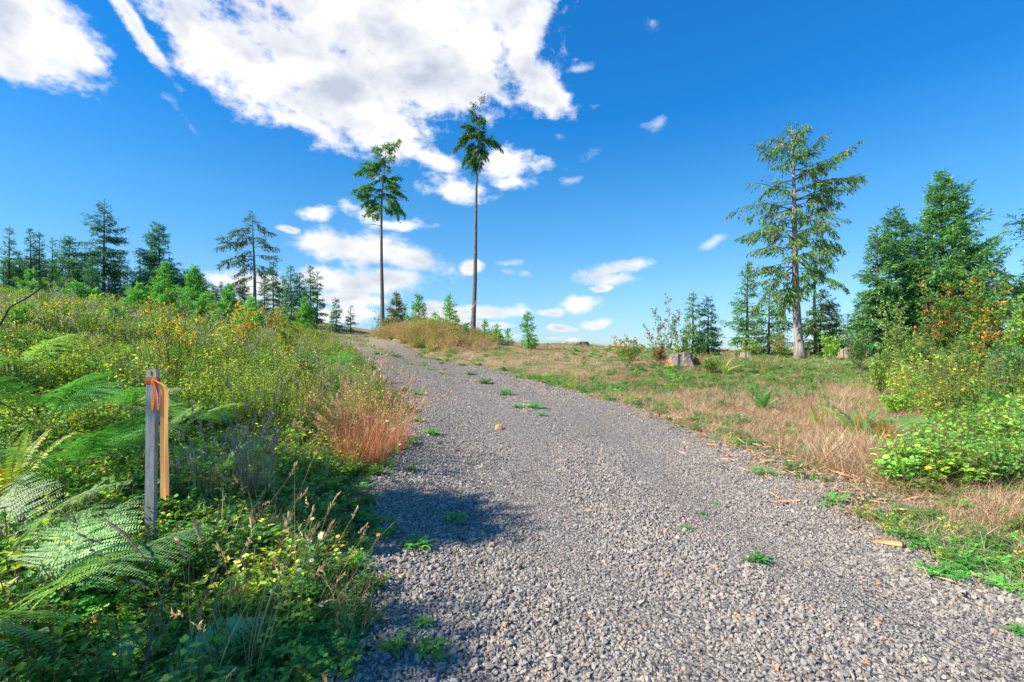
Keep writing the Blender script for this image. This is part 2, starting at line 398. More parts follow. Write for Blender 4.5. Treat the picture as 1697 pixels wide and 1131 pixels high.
# ------------------------------------------------------------------ ground sheet
def graded(a, b, n, k, c=0):
    t = np.linspace(-1, 1, n)
    s = np.sinh(t * k) / math.sinh(k)
    return c + np.where(s < 0, s * (c - a), s * (b - c))
gx = graded(-700, 700, 420, 6.2); gy = graded(-300, 1200, 420, 6.0, 6)
GX, GY = np.meshgrid(gx, gy); GZ = terrain(GX, GY)
ins = (GX > road_l(GY) + .15) & (GX < road_r(GY) - .15) & (GY < 60) & (GY > -8)
GZ = GZ - ins * .03
mb = MB()
nx, ny = len(gx), len(gy)
i = (np.arange(ny - 1)[:, None] * nx + np.arange(nx - 1)[None]).ravel()
zone = np.stack([GX, GY, GZ], -1).reshape(-1, 3)
# vertex colour channels: r = dry straw, g = bank under plants
right = sstep(0, 1.2, GX - road_r(GY)); left = sstep(0, .5, road_l(GY) - GX)
mb.add(zone, q=np.stack([i, i + 1, i + nx + 1, i + nx], 1), col=np.stack([right, left, 0 * right], -1).reshape(-1, 3))
m, n, l, b, o = new_mat("field_soil")
a = n.new("ShaderNodeAttribute"); a.attribute_name = "Col"
sp = n.new("ShaderNodeSeparateColor"); l.new(a.outputs["Color"], sp.inputs[0])
tcn = n.new("ShaderNodeTexCoord")
def ns(scale, det=6, stretch=None):
    x = n.new("ShaderNodeTexNoise"); x.inputs["Scale"].default_value = scale; x.inputs["Detail"].default_value = det; x.inputs["Roughness"].default_value = .7
    l.new(tcn.outputs["Object"], x.inputs["Vector"]); return x.outputs[0]
def ramp(src, stops):
    cr = n.new("ShaderNodeValToRGB")
    while len(cr.color_ramp.elements) < len(stops): cr.color_ramp.elements.new(.5)
    for e_, (p_, c_) in zip(cr.color_ramp.elements, stops): e_.position = p_; e_.color = (*c_, 1)
    l.new(src, cr.inputs[0]); return cr.outputs[0]
def mixc(f, A, B, mode='MIX'):
    x = n.new("ShaderNodeMix"); x.data_type = 'RGBA'; x.blend_type = mode
    if isinstance(f, (int, float)): x.inputs["Factor"].default_value = f
    else: l.new(f, x.inputs["Factor"])
    for nm, v in (("A", A), ("B", B)):
        if isinstance(v, tuple): x.inputs[nm].default_value = (*v, 1)
        else: l.new(v, x.inputs[nm])
    return x.outputs["Result"]
fine = ramp(ns(14, 8), [(.25, (.13, .085, .045)), (.45, (.30, .20, .11)), (.6, (.42, .30, .17)), (.8, (.55, .42, .26))])
green = ramp(ns(18, 8), [(.3, (.05, .075, .02)), (.5, (.12, .17, .04)), (.75, (.22, .24, .08))])
patch = ramp(ns(.55, 4), [(.44, (0, 0, 0)), (.58, (1, 1, 1))])
fld = mixc(patch, fine, green)
soil = ramp(ns(9, 8), [(.3, (.045, .033, .022)), (.55, (.11, .08, .05)), (.8, (.22, .16, .10))])
farl = ramp(ns(.8, 8), [(.35, (.30, .20, .10)), (.5, (.20, .17, .06)), (.65, (.10, .14, .035))])
leftc = mixc(.55, soil, farl)
allc = mixc(sp.outputs[1], fld, leftc)
l.new(allc, b.inputs["Base Color"]); b.inputs["Roughness"].default_value = .95; b.inputs["Specular IOR Level"].default_value = .1
bp = n.new("ShaderNodeBump"); bp.inputs["Strength"].default_value = .8; bp.inputs["Distance"].default_value = .05
l.new(ns(20, 8), bp.inputs["Height"]); l.new(bp.outputs[0], b.inputs["Normal"])
ground = mb.build("ground", m, smooth=True); ground["kind"] = "structure"

# ------------------------------------------------------------------ gravel road
ys = np.r_[np.arange(-8, 14, .12), np.arange(14, 60, .4)]
nu = 44
u = np.linspace(0, 1, nu)[None]
YY = np.repeat(ys[:, None], nu, 1)
lo_, hi_ = road_l(ys)[:, None] - .12, road_r(ys)[:, None] + .12
XX = lo_ + (hi_ - lo_) * u
ZZ = terrain(XX, YY) + .012
edge = np.minimum(u, 1 - u) * (hi_ - lo_)
ZZ = ZZ - np.clip(.14 - edge, 0, .14) * .35
mb = MB()
i = (np.arange(len(ys) - 1)[:, None] * nu + np.arange(nu - 1)[None]).ravel()
mb.add(np.stack([XX, YY, ZZ], -1).reshape(-1, 3), q=np.stack([i, i + 1, i + nu + 1, i + nu], 1))
STONE = [(0, (0.13, 0.121, 0.113)), (0.2, (0.25, 0.232, 0.207)), (0.42, (0.345, 0.311, 0.27)), (0.6, (0.45, 0.4, 0.338)), (0.75, (0.27, 0.246, 0.216)), (0.9, (0.48, 0.405, 0.315)), (0.97, (0.46, 0.338, 0.234)), (1.0, (0.48, 0.261, 0.126))]
def stone_stops(cr):
    while len(cr.color_ramp.elements) < len(STONE): cr.color_ramp.elements.new(.5)
    for e_, (p_, c_) in zip(cr.color_ramp.elements, STONE): e_.position = p_; e_.color = (*c_, 1)
m, n, l, b, o = new_mat("crushed_gravel_bed")
tcn = n.new("ShaderNodeTexCoord")
mp = n.new("ShaderNodeMapping"); l.new(tcn.outputs["Object"], mp.inputs[0])
vo = n.new("ShaderNodeTexVoronoi"); vo.inputs["Scale"].default_value = 34; l.new(mp.outputs[0], vo.inputs["Vector"])
vs = n.new("ShaderNodeSeparateColor"); l.new(vo.outputs["Color"], vs.inputs[0])
cr = n.new("ShaderNodeValToRGB"); stone_stops(cr); l.new(vs.outputs[0], cr.inputs[0])
gap = ramp(vo.outputs["Distance"], [(.0, (.9, .9, .9)), (.55, (.7, .7, .7)), (.9, (.35, .35, .35))])
gcol = mixc(1.0, cr.outputs[0], gap, 'MULTIPLY')
dirt = ramp(ns(3, 10), [(.3, (.13, .115, .05)), (.48, (.23, .175, .10)), (.7, (.34, .26, .16))])
sx = n.new("ShaderNodeSeparateXYZ"); l.new(tcn.outputs["Object"], sx.inputs[0])
fary = n.new("ShaderNodeMapRange"); l.new(sx.outputs[1], fary.inputs[0]); fary.inputs[1].default_value = 20; fary.inputs[2].default_value = 36
dm = n.new("ShaderNodeMath"); dm.operation = 'MAXIMUM'
dps = []
for (dx, dy, rx, ry) in ((-2.9, 14.3, 1.3, 1.9), (-1.9, 12.6, 1.0, .9), (-4.4, 19.5, 1.1, 3.6), (-7.6, 27, 1.3, 5)):
    mm = n.new("ShaderNodeMapping"); mm.vector_type = 'TEXTURE'; mm.inputs["Location"].default_value = (dx, dy, 0); mm.inputs["Scale"].default_value = (rx, ry, 100)
    l.new(tcn.outputs["Object"], mm.inputs[0])
    ln = n.new("ShaderNodeVectorMath"); ln.operation = 'LENGTH'; l.new(mm.outputs[0], ln.inputs[0])
    ad = n.new("ShaderNodeMath"); ad.operation = 'ADD'; l.new(ln.outputs["Value"], ad.inputs[0]); l.new(ns(2.5, 6), ad.inputs[1])
    mr = n.new("ShaderNodeMapRange"); mr.interpolation_type = 'SMOOTHSTEP'; l.new(ad.outputs[0], mr.inputs[0]); mr.inputs[1].default_value = 1.1; mr.inputs[2].default_value = 1.6; mr.inputs[3].default_value = 1; mr.inputs[4].default_value = 0
    dps.append(mr.outputs[0])
cur = fary.outputs[0]
for d_ in dps:
    x = n.new("ShaderNodeMath"); x.operation = 'MAXIMUM'; l.new(cur, x.inputs[0]); l.new(d_, x.inputs[1]); cur = x.outputs[0]
x = n.new("ShaderNodeMath"); x.operation = 'MULTIPLY'; l.new(cur, x.inputs[0]); x.inputs[1].default_value = .8
gc2 = mixc(x.outputs[0], gcol, dirt)
l.new(gc2, b.inputs["Base Color"]); b.inputs["Roughness"].default_value = .85
bp = n.new("ShaderNodeBump"); bp.inputs["Strength"].default_value = .9; bp.inputs["Distance"].default_value = .03; bp.invert = True
l.new(vo.outputs["Distance"], bp.inputs["Height"]); l.new(bp.outputs[0], b.inputs["Normal"])
road = mb.build("gravel_road", m, smooth=True); road["kind"] = "structure"

# loose crushed stones lying on the road
import bmesh
m, n, l, b, o = new_mat("crushed_stone")
oi = n.new("ShaderNodeObjectInfo"); cr = n.new("ShaderNodeValToRGB"); stone_stops(cr); l.new(oi.outputs["Random"], cr.inputs[0])
tcn = n.new("ShaderNodeTexCoord")
sc_ = mixc(.5, cr.outputs[0], ramp(ns(3, 6), [(.3, (.5, .5, .5)), (.7, (1.25, 1.22, 1.18))]), 'MULTIPLY')
l.new(sc_, b.inputs["Base Color"]); b.inputs["Roughness"].default_value = .8; b.inputs["Specular IOR Level"].default_value = .35
M_stone = m
stones = []
for k in range(12):
    bm = bmesh.new(); r_ = np.random.default_rng(100 + k)
    p = unit(r_.normal(0, 1, (13, 3))) * r_.uniform(.75, 1.1, (13, 1)) * np.array([1, r_.uniform(.6, .9), r_.uniform(.4, .75)]) * .5
    for q_ in p: bm.verts.new(q_)
    bmesh.ops.convex_hull(bm, input=bm.verts)
    for v_ in [v_ for v_ in bm.verts if not v_.link_faces]: bm.verts.remove(v_)
    me = bpy.data.meshes.new("stone"); bm.to_mesh(me); bm.free(); me.materials.append(M_stone)
    stones.append(bpy.data.objects.new(f"stone_{k:02d}", me))
def sample_road(nn, y0, y1, power, spread=.12):
    Y = (y0 ** power + rng.random(nn) * (y1 ** power - y0 ** power)) ** (1 / power)
    lo, hi = road_l(Y), road_r(Y)
    X = lo - spread + (hi - lo + 2 * spread) * rng.random(nn)
    e = np.minimum(X - lo, hi - X)
    keep = (np.abs(X) < 1.06 * Y + 2.0) & (rng.random(nn) < np.clip(1 + e / .25, 0.05, 1))
    return X[keep], Y[keep]
STN = 1.0
xs1, ys1 = sample_road(int(120000 * STN), 1.2, 8, 1.0)
xs2, ys2 = sample_road(int(125000 * STN), 8, 36, .35)
kp = rng.random(len(xs2)) < 1 - sstep(20, 36, ys2); xs2, ys2 = xs2[kp], ys2[kp]
xs3 = rng.normal(3.55, .3, 2200); ys3 = rng.uniform(4.6, 7.4, 2200); xs3 = xs3 + (ys3 - 6) * -.12
X = np.r_[xs1, xs2, xs3]; Y = np.r_[ys1, ys2, ys3]
size = np.exp(rng.normal(math.log(.0215), .38, len(X))); size = np.clip(size, .010, .062)
size = size * (1 + .8 * sstep(8, 24, Y))
midr = (road_l(Y) + road_r(Y)) / 2; track = np.exp(-((np.abs(X - midr - .2) - .8) / .28) ** 2) * (X < 5)
size = size * (1 - .40 * track)
patchy = wob(X, Y, .9)                      # coarser and finer areas
size = size * (1 + .14 * patchy)
Z = terrain(X, Y) + .012 + size * .12
dirtm = np.exp(-(((X + 3.0) / 1.1) ** 2 + ((Y - 14.3) / 1.5) ** 2))
dirt2 = np.exp(-(((X - (road_l(Y) + .9 + .3 * np.sin(Y))) / .8) ** 2)) * sstep(11, 16, Y)
keep = rng.random(len(X)) > np.maximum(dirtm, dirt2 * (.5 + .5 * wob(X, Y, 1.1))) * .93
X, Y, Z, size = X[keep], Y[keep], Z[keep], size[keep]
rot = np.stack([rng.normal(0, .5, len(X)), rng.normal(0, .5, len(X)), rng.uniform(0, 6.28, len(X))], 1)
scl = size[:, None] * rng.uniform(.8, 1.25, (len(X), 3))
scatter("gravel", np.stack([X, Y, Z], 1), rot, scl, rng.integers(0, 12, len(X)), source_collection("stones", stones), "grey crushed stone covering the track", "gravel", M_stone)

# ------------------------------------------------------------------ conifers
DARK = [(6, (.034, .105, .060)), (3, (.055, .135, .065)), (1, (.08, .155, .06))]
FIR = [(5, (.075, .175, .065)), (3, (.12, .23, .07)), (2, (.045, .11, .05))]
YOUNG = [(5, (.085, .24, .05)), (3, (.14, .30, .05)), (1, (.05, .15, .04))]
CEDAR = [(5, (.055, .125, .035)), (3, (.085, .16, .04)), (1.3, (.16, .10, .05)), (1, (.04, .08, .03))]
BROWNY = [(3, (.16, .13, .03)), (3, (.09, .14, .03)), (2, (.22, .12, .04))]
def branch_path(base, azi, Lb, pitch0, droop, k=7, r=None, tipup=0):
    s = np.linspace(0, 1, k)
    pit = pitch0 - droop * s + tipup * s ** 3
    dx = np.cos(pit); dz = np.sin(pit)
    seg = Lb / (k - 1)
    az_ = azi + (np.cumsum(r.normal(0, .06, k)) if r is not None else 0)
    step = np.stack([np.sin(az_) * dx, np.cos(az_) * dx, dz], 1) * seg
    p = np.array(base) + np.vstack([[0, 0, 0], np.cumsum(step[1:], 0)])
    return p
def foliate(mb, r, path, pal, q, twig=.45, dens=1.0, droop=.35, start=.12, flat=.25, m=0, wr=.28, hang=0):
    """needle sprays on both sides of a branch"""
    Lb = np.linalg.norm(np.diff(path, axis=0), axis=1).sum()
    nt_ = max(4, int(Lb / (q * .55) * dens * 2.1))
    s = np.sort(r.uniform(start, 1, nt_))
    k = len(path)
    idx = s * (k - 1); i0 = np.minimum(idx.astype(int), k - 2); f = (idx - i0)[:, None]
    B = path[i0] * (1 - f) + path[i0 + 1] * f
    D = unit(path[i0 + 1] - path[i0])
    side = unit(np.cross(D, [0, 0, 1.])) * np.where(r.random(nt_) < .5, 1, -1)[:, None]
    tl = twig * Lb * (1.05 - s) * r.uniform(.5, 1.15, nt_) + q * .9
    td = unit(D * .75 + side * r.uniform(.45, 1.0, (nt_, 1)) + np.array([0, 0, 1.]) * (r.normal(0, flat, (nt_, 1)) - droop))
    ns_ = np.clip((tl / (q * .33)).astype(int), 2, 11)
    rep = np.repeat(np.arange(nt_), ns_)
    off = np.concatenate([np.linspace(.08, 1, c) for c in ns_])[:, None]
    b2 = B[rep] + td[rep] * off * tl[rep][:, None] + np.array([0, 0, -1.]) * off ** 2 * tl[rep][:, None] * droop * .4
    n2 = len(b2)
    d2 = unit(td[rep] + r.normal(0, .55, (n2, 3)) * np.array([1, 1, .6]) + np.array([0, 0, -hang]))
    nn = unit(np.array([0, 0, 1.]) + r.normal(0, .5, (n2, 3)))
    ln = q * r.uniform(.7, 1.3, n2)
    tint = np.repeat(pick(r, pal, nt_, .15), ns_, 0) * np.exp(r.normal(0, .12, (n2, 1)))
    leaves(mb, b2, d2, nn, ln, ln * wr * r.uniform(.8, 1.3, n2), tint, m=m)
def conifer(seed, H, Rm, cb=.1, trunk_r=.18, pal=DARK, q=.35, whorl=.45, nb=4, p0=.15, droop=.5, prof=.9, irregular=.25, dens=1, lean=(0, 0), tipup=.35, hang=0, fdroop=.3, bark=None, gaps=0, topcut=1.0, wr=.3, onesided=0):
    """returns (trunk mesh data, crown mesh data) for a tree standing at the origin"""
    r = np.random.default_rng(seed)
    q *= .74; dens *= 1.1
    t = MB(); c = MB()
    k = 12; s = np.linspace(0, 1, k)
    px_ = lean[0] * s ** 1.5 + np.cumsum(r.normal(0, .004 * H, k)) * .5; py_ = lean[1] * s ** 1.5 + np.cumsum(r.normal(0, .004 * H, k)) * .5
    px_ -= px_[0]; py_ -= py_[0]
    tr = np.stack([px_, py_, s * H], 1); tr[0, 2] = -.3
    rad = trunk_r * ((1 - s) ** .85 * .97 + .03); rad[0] *= 1.45; rad[1] *= 1.0
    tube(t, tr, rad, 9, (1, 1, 1))
    zf = cb
    while zf < .985:
        tt = (zf - cb) / (1 - cb)
        prf = min(1, (1 - tt) ** prof * 1.0 + .015) * min(1, .55 + tt * 4)
        cen = np.array([np.interp(zf, s, tr[:, 0]), np.interp(zf, s, tr[:, 1]), zf * H])
        for j in range(nb):
            if r.random() < gaps: continue
            Lb = Rm * prf * np.exp(r.normal(0, irregular)) * (1 if r.random() > .08 else 1.25)
            if Lb < q * .4: Lb = q * .4
            azi = r.uniform(0, 6.283)
            if onesided: Lb *= 1 + onesided * math.sin(azi)
            pth = branch_path(cen + [0, 0, r.uniform(-.4, .4) * whorl], azi, Lb, p0 + .75 * tt ** 2 + r.normal(0, .1), droop * (1 - .6 * tt), 6, r, tipup)
            br = np.linspace(min(.28 * trunk_r, .012 * Lb + .012), .006, 6)
            tube(c, pth, br, 3, (.10, .075, .055), cap=False, m=1)
            foliate(c, r, pth, pal, q, dens=dens, droop=fdroop, hang=hang, wr=wr, start=.06)
        zf += whorl / H * r.uniform(.7, 1.3)
    # leader
    top = tr[-1]
    n2 = 26
    leaves(c, top - np.c_[np.zeros((n2, 2)), r.uniform(0, q * 2.5, n2)], np.c_[r.normal(0, .7, (n2, 2)), r.uniform(.1, 1, n2)], r.normal(0, 1, (n2, 3)), q * .8, q * .2, pick(r, pal, n2))
    return t, c
def tree_thing(name, t, c, loc, label, cat, group=None, s=1, rz=0, barkm=None, needle=None):
    e = empty(name, loc, rz, s); tag(e, label, cat, group)
    t.build("trunk", barkm or M_barkd, e, smooth=True)
    c.build("crown", [needle or M_needle, M_barkd], e)
    return e
def place_copy(src, loc, label, group, s, rz, cat=None):
    c = copy_tree(src); c.location = loc; c.scale = s; c.rotation_euler = (0, 0, rz); c["label"] = label
    if group: c["group"] = group
    elif "group" in c: del c["group"]
    return c

# --- the tall slim survivors on the mound, built branch by branch
def survivor(name, px_base, Yd, py_top, px_top, tr_px, limbs, label, pal, q, seed, group=None, bend=(), twig=.42, bare=(), hang=.6, barkm=None, dens=1.35, cone=None, py_base=None, spike=True):
    X, Y, Z = at(px_base, Yd); Z -= .15
    q *= .74; dens *= 1.35
    r = np.random.default_rng(seed)
    def W(px, py): return np.array([(px - PCX) / F * Yd - X, 0, CAMZ - (py - PCY) / F * Yd - Z])
    knots = [(px_base, None)] + list(bend) + [(px_top, py_top)]
    pts = [np.array([0, 0, -.3])] + [W(*b_) for b_ in knots[1:]]
    pts = np.array(pts); zz = np.linspace(pts[0, 2], pts[-1, 2], 16)
    tr = np.stack([np.interp(zz, pts[:, 2], pts[:, 0]), .12 * np.sin(zz * .4), zz], 1)
    t = MB(); c = MB()
    s = np.linspace(0, 1, 16); rad = tr_px / F * Yd / 2 * ((1 - s) ** .8 * .96 + .04); rad[0] *= 1.7; rad[1] *= 1.1
    tube(t, tr, rad, 10, (1, 1, 1))
    def limb(x0, y0, x1, y1, drop, fol, depth):
        b = W(x0, y0); e_ = W(x1, y1); b[0] = np.interp(b[2], tr[:, 2], tr[:, 0]); b[1] = np.interp(b[2], tr[:, 2], tr[:, 1])
        e_[1] = depth
        sg = np.linspace(0, 1, 8)[:, None]
        pth = b * (1 - sg) + e_ * sg
        pth[:, 2] += (np.sin(sg[:, 0] * np.pi) * drop) * np.linalg.norm(e_ - b)
        pth += r.normal(0, .012, (8, 3)) * np.linalg.norm(e_ - b) * sg
        Lb = np.linalg.norm(e_ - b)
        tube(c, pth, np.linspace(min(.16 * tr_px / F * Yd, .008 * Lb + .012), .005, 8), 4, (.12, .10, .08), cap=False, m=1)
        if fol: foliate(c, r, pth, pal, q, twig=twig, dens=dens * fol, droop=.35, start=.2, hang=hang, flat=.35)
    for lb in limbs: limb(*lb)
    for lb in bare: limb(*lb, 0, 0)
    if spike:
        for z in np.linspace(0, 1, 6):
            b_ = tr[-1] * 1.0; b_[2] -= (1 - z) * 1.6
            for j in range(3): foliate(c, r, branch_path(b_, r.uniform(0, 6.28), q * (2.2 - 1.3 * z), .7, .4, 5, r), pal, q * .8, dens=.6)
    return tree_thing(name, t, c, (X, Y, Z), label, "tree", group, barkm=barkm or M_barkm)
rr = random.Random(5)
def fan(cx, y_lo, y_hi, rl, rr_, n, up=-.05, dp=1.5, fol=1, sd=1):
    """limbs between photo heights: lengths to left/right in photo px given as functions of 0..1 from the top"""
    q_ = random.Random(sd); out = []
    for i in range(n):
        f = (i + q_.random()) / n
        y = y_hi + (y_lo - y_hi) * f
        side = -1 if i % 2 else 1
        ln = (rl(f) if side < 0 else rr_(f)) * q_.uniform(.35, 1.05)
        out.append((cx, y, cx + side * ln, y + ln * (q_.uniform(-.25, .35) - up), .08, fol, q_.uniform(-dp, dp)))
    return out
T1 = [(632, 262, 661, 231, .1, 1, .3), (632, 250, 618, 243, .1, 1, .2), (632, 275, 655, 262, .1, 1, -.4), (632, 285, 590, 291, .16, 1.2, -.5), (632, 275, 603, 268, .1, 1, .5),
      (632, 268, 612, 283, .1, 1, .6), (632, 300, 662, 292, .1, 1.2, .5), (632, 310, 664, 322, .2, 1.2, 0), (632, 322, 669, 356, .25, 1.2, .3), (632, 330, 663, 364, .25, 1.1, -.5), (632, 312, 676, 330, .15, 1.1, -.2),
      (632, 318, 586, 318, .14, 1.2, -.3), (632, 330, 588, 322, .1, 1.1, .3), (632, 335, 598, 338, .15, 1.2, .5), (632, 345, 604, 356, .15, .8, 0), (632, 350, 618, 360, .1, 1, .6),
      (632, 345, 648, 352, .1, 1, .4), (632, 300, 615, 308, .1, .9, -.6), (632, 290, 640, 300, .1, 1, .9), (632, 340, 636, 350, .1, 1, -.9), (632, 250, 645, 240, .1, 1, -.3), (632, 262, 622, 255, .1, 1, -.8)]
T1 += fan(632, 362, 248, lambda f: 12 + 24 * f, lambda f: 22 + 14 * f, 10, sd=3)
T1 += fan(634, 330, 245, lambda f: 12, lambda f: 24, 6, sd=4)
survivor("slim_conifer", 634, 45, 238, 640, 7.5, T1, "slim bare-trunked conifer with broad ragged top, rising from the shrubby mound", [(5, (.05, .13, .025)), (3, (.09, .17, .03)), (2, (.03, .08, .025))], .30, 21, bend=((632, 440), (633, 330)), bare=[(632, 375, 603, 371, .02), (632, 388, 622, 387, .0), (632, 395, 640, 392, 0)], hang=.5)
T2 = [(791, 200, 780, 182, .05, 1, 0), (791, 195, 801, 200, .05, 1, .2), (790, 215, 765, 205, .1, 1.1, .3), (790, 212, 803, 214, .05, 1.1, -.3), (790, 228, 752, 248, .28, 1.2, .2), (790, 225, 765, 232, .15, 1.1, -.5),
      (790, 232, 766, 270, .2, 1, .3), (791, 238, 832, 247, .28, 1.1, .1), (791, 232, 818, 238, .15, 1.2, -.4), (790, 242, 808, 262, .2, 1, .4), (790, 250, 775, 280, .15, 1, -.3), (790, 240, 798, 272, .1, .9, .6),
      (790, 255, 783, 288, .1, 1, .2), (790, 220, 784, 236, .1, 1, -.9), (790, 205, 774, 214, .05, 1, .8), (790, 215, 796, 225, .1, 1.2, .9), (790, 245, 786, 256, .1, 1.2, -.7), (790, 262, 793, 283, .1, .8, -.2), (790, 190, 785, 196, .05, 1, .4), (795, 175, 800, 156, 0, .5, 0), (790, 180, 782, 170, .05, .6, 0)]
T2 += fan(791, 275, 185, lambda f: 7 + 22 * min(f, .6), lambda f: 7 + 15 * min(f, .6), 12, sd=5)
survivor("slim_conifer", 783, 38, 168, 796, 8.5, T2, "tallest and thinnest tree, a bare slightly bent pole with a small tuft of crown", [(5, (.045, .11, .025)), (3, (.08, .15, .03)), (2, (.03, .07, .025))], .26, 22, bend=((787, 470), (790, 300)), bare=[(790, 268, 800, 263, .02), (789, 292, 796, 290, 0)], hang=.7, spike=False)
# --- the large ragged cedar on the right
q_ = random.Random(8)
T3 = []
for i in range(74):
    f = i / 73
    y = 222 + f * 265
    wl = np.interp(f, [0, .1, .3, .55, .75, .9, 1], [14, 38, 55, 74, 80, 85, 70]); wr_ = np.interp(f, [0, .1, .2, .35, .5, .7, .9, 1], [12, 38, 75, 105, 80, 62, 40, 30])
    sd = -1 if i % 2 else 1
    ln = (wl if sd < 0 else wr_) * q_.uniform(.25, 1.05)
    y += q_.uniform(-9, 9)
    cx = np.interp(y, [205, 470, 600], [1312, 1318, 1328])
    rise = np.interp(f, [0, .4, 1], [-.75, -.35, .25]) + q_.uniform(-.28, .35)
    T3.append((cx, y, cx + sd * ln, y + ln * rise, q_.uniform(-.04, .12), q_.uniform(.35, .85), q_.uniform(-3, 3)))
T3 += [(1314, 320, 1438, 288, .06, .7, .5), (1314, 300, 1406, 244, -.04, .8, -1), (1313, 270, 1376, 216, -.05, .8, .6), (1314, 335, 1402, 318, .1, .8, -.6), (1314, 262, 1256, 238, .05, .9, .2), (1314, 330, 1238, 300, .1, .25, .4),
       (1316, 350, 1213, 352, .14, .5, .6), (1316, 380, 1232, 400, .15, .8, -.5), (1312, 230, 1286, 222, .05, .9, .5), (1312, 225, 1340, 216, .05, .9, 0), (1316, 300, 1262, 330, .15, .8, 1), (1318, 440, 1262, 520, .1, .7, 1.5), (1318, 450, 1275, 540, .1, .8, -1.5), (1320, 470, 1290, 560, .1, .6, 1)]
survivor("cedar_tree", 1327, 32, 208, 1311, 15, T3, "big ragged cedar with thick pale bare lower trunk standing alone in the cleared field", CEDAR, .34, 23, bend=((1321, 500), (1315, 350)), hang=1.0, barkm=M_bark, dens=.72, twig=.30)

# --- second slim tree behind the cedar
T4 = [(1350, 360 + i * 9, 1350 + (26 + i * 1.6) * (1 if i % 2 else -1) * rr.uniform(.5, 1), 372 + i * 10, .12, 1, rr.uniform(-1.5, 1.5)) for i in range(13)] + [(1352, 375, 1386, 392, .2, 1.2, 0), (1352, 400, 1383, 438, .25, 1.2, .3), (1352, 440, 1368, 462, .1, 1, .3)]
survivor("slim_conifer", 1352, 38, 350, 1352, 6, T4, "droopy narrow conifer half hidden just behind the right side of the ragged cedar", FIR, .34, 24, hang=.8, bend=((1351, 480),), dens=1.0)
# --- lone pine on the left
T5 = [(420, 360 + i * 7.2, 420 + (12 + min(i, 9) * 4.6) * (1 if i % 2 else -1) * rr.uniform(.55, 1.05), 362 + i * 7.6 + rr.uniform(-5, 8), .08, .75, rr.uniform(-2, 2)) for i in range(17)]
T5 += [(420, 425, 358, 442, .1, .7, .5), (420, 405, 360, 412, .1, .8, 0), (420, 395, 370, 398, .1, .8, -1), (420, 400, 446, 404, .05, .9, 0), (420, 430, 395, 450, .05, .8, 1), (420, 440, 436, 460, .05, .9, 1), (420, 455, 400, 465, 0, .8, 0), (420, 380, 378, 384, .1, .8, 1)]
survivor("pine_tree", 422, 60, 354, 419, 6, T5, "lopsided open-crowned pine on the left hilltop, wider on its left side", [(5, (.045, .075, .025)), (3, (.075, .10, .03)), (2, (.03, .05, .02))], .42, 25, bend=((421, 440),), hang=.3, dens=.9)
# --- lone spruce, tall with bare foot, left
def by_pixel(px, Yd, py_top, pyb=None):
    X, Y, Z = at(px, Yd)
    return X, Y, Z - .1, top_height(py_top, Yd, Z)
def grow(name, px, Yd, py_top, half_px, label, cat="tree", group=None, seed=1, cb=.1, pal=DARK, q=.35, **kw):
    X, Y, Z, H = by_pixel(px, Yd, py_top)
    t, c = conifer(seed, H, half_px / F * Yd, cb, kw.pop("trunk_r", .012 * H + .04), pal, q, **kw)
    return tree_thing(name, t, c, (X, Y, Z), label, cat, group)
grow("spruce_tree", 172, 62, 330, 36, "tallest tree on the left hilltop, spiky open crown above a bare straight stem", seed=31, cb=.38, q=.36, whorl=0.48, nb=5, p0=-.05, droop=.35, prof=.75, irregular=.35, gaps=.12, dens=.8)
grow("spruce_tree", 264, 64, 369, 33, "rounded dark conifer with a full bushy crown right of the tallest left spruce", seed=32, cb=.25, q=.38, whorl=0.39, nb=5, prof=.62, irregular=.28, gaps=.05, dens=.9, p0=.1)
grow("spruce_tree", 232, 66, 412, 10, "small scrawny conifer with a broken patchy crown left of the rounded dark one", seed=33, cb=.45, q=.36, whorl=0.55, nb=4, gaps=.35, prof=.4)
grow("spruce_tree", 15, 60, 372, 17, "narrow spire-topped spruce at the left edge of the picture", seed=34, cb=.15, q=.38, whorl=0.47, nb=5, prof=.7, dens=.8)
grow("spruce_tree", 50, 61, 380, 15, "narrow pointed spruce, left one of a close pair near the left edge", seed=35, cb=.15, q=.38, whorl=0.47, nb=5, prof=.65, dens=.8)
grow("spruce_tree", 66, 62, 384, 13, "narrow pointed spruce, right one of a close pair near the left edge", seed=36, cb=.2, q=.38, whorl=0.47, nb=5, prof=.65, dens=.8)
grow("spruce_tree", 88, 63, 393, 13, "thin spruce with sparse crown between the close pair and the broad left spruce", seed=37, cb=.3, q=.38, whorl=0.62, nb=4, prof=.7, gaps=.2)
grow("spruce_tree", 115, 60, 392, 22, "broad-topped dark spruce between the left pair and the tallest left spruce", seed=38, cb=.12, q=.38, whorl=0.47, nb=5, prof=.55, dens=.8)
grow("spruce_tree", 152, 58, 424, 19, "squat dark spruce directly left of the tallest left spruce's bare stem", seed=39, cb=.1, q=.38, whorl=0.47, nb=5, prof=.6)
grow("spruce_tree", 191, 62, 430, 13, "short dark spruce close on the right of the tallest left spruce", seed=40, cb=.1, q=.38, whorl=0.47, nb=5, prof=.6)
grow("spruce_tree", 482, 58, 437, 15, "dark spruce on the left skyline, taller of two right of the open-crowned pine", seed=41, cb=.12, q=.36, whorl=0.43, nb=5, prof=.7)
grow("spruce_tree", 453, 60, 434, 13, "slim dark spruce just right of the open-crowned pine", seed=42, cb=.2, q=.36, whorl=0.47, nb=5, prof=.7, gaps=.1)
grow("spruce_tree", 515, 57, 440, 14, "spiky spruce at the right end of the left skyline trees", seed=43, cb=.12, q=.34, whorl=0.43, nb=5, prof=.75, irregular=.4)
grow("spruce_tree", 525, 59, 449, 14, "thin open spruce leaning against the spiky last one of the left skyline", seed=44, cb=.2, q=.34, whorl=0.62, nb=5, prof=.6, gaps=.15)
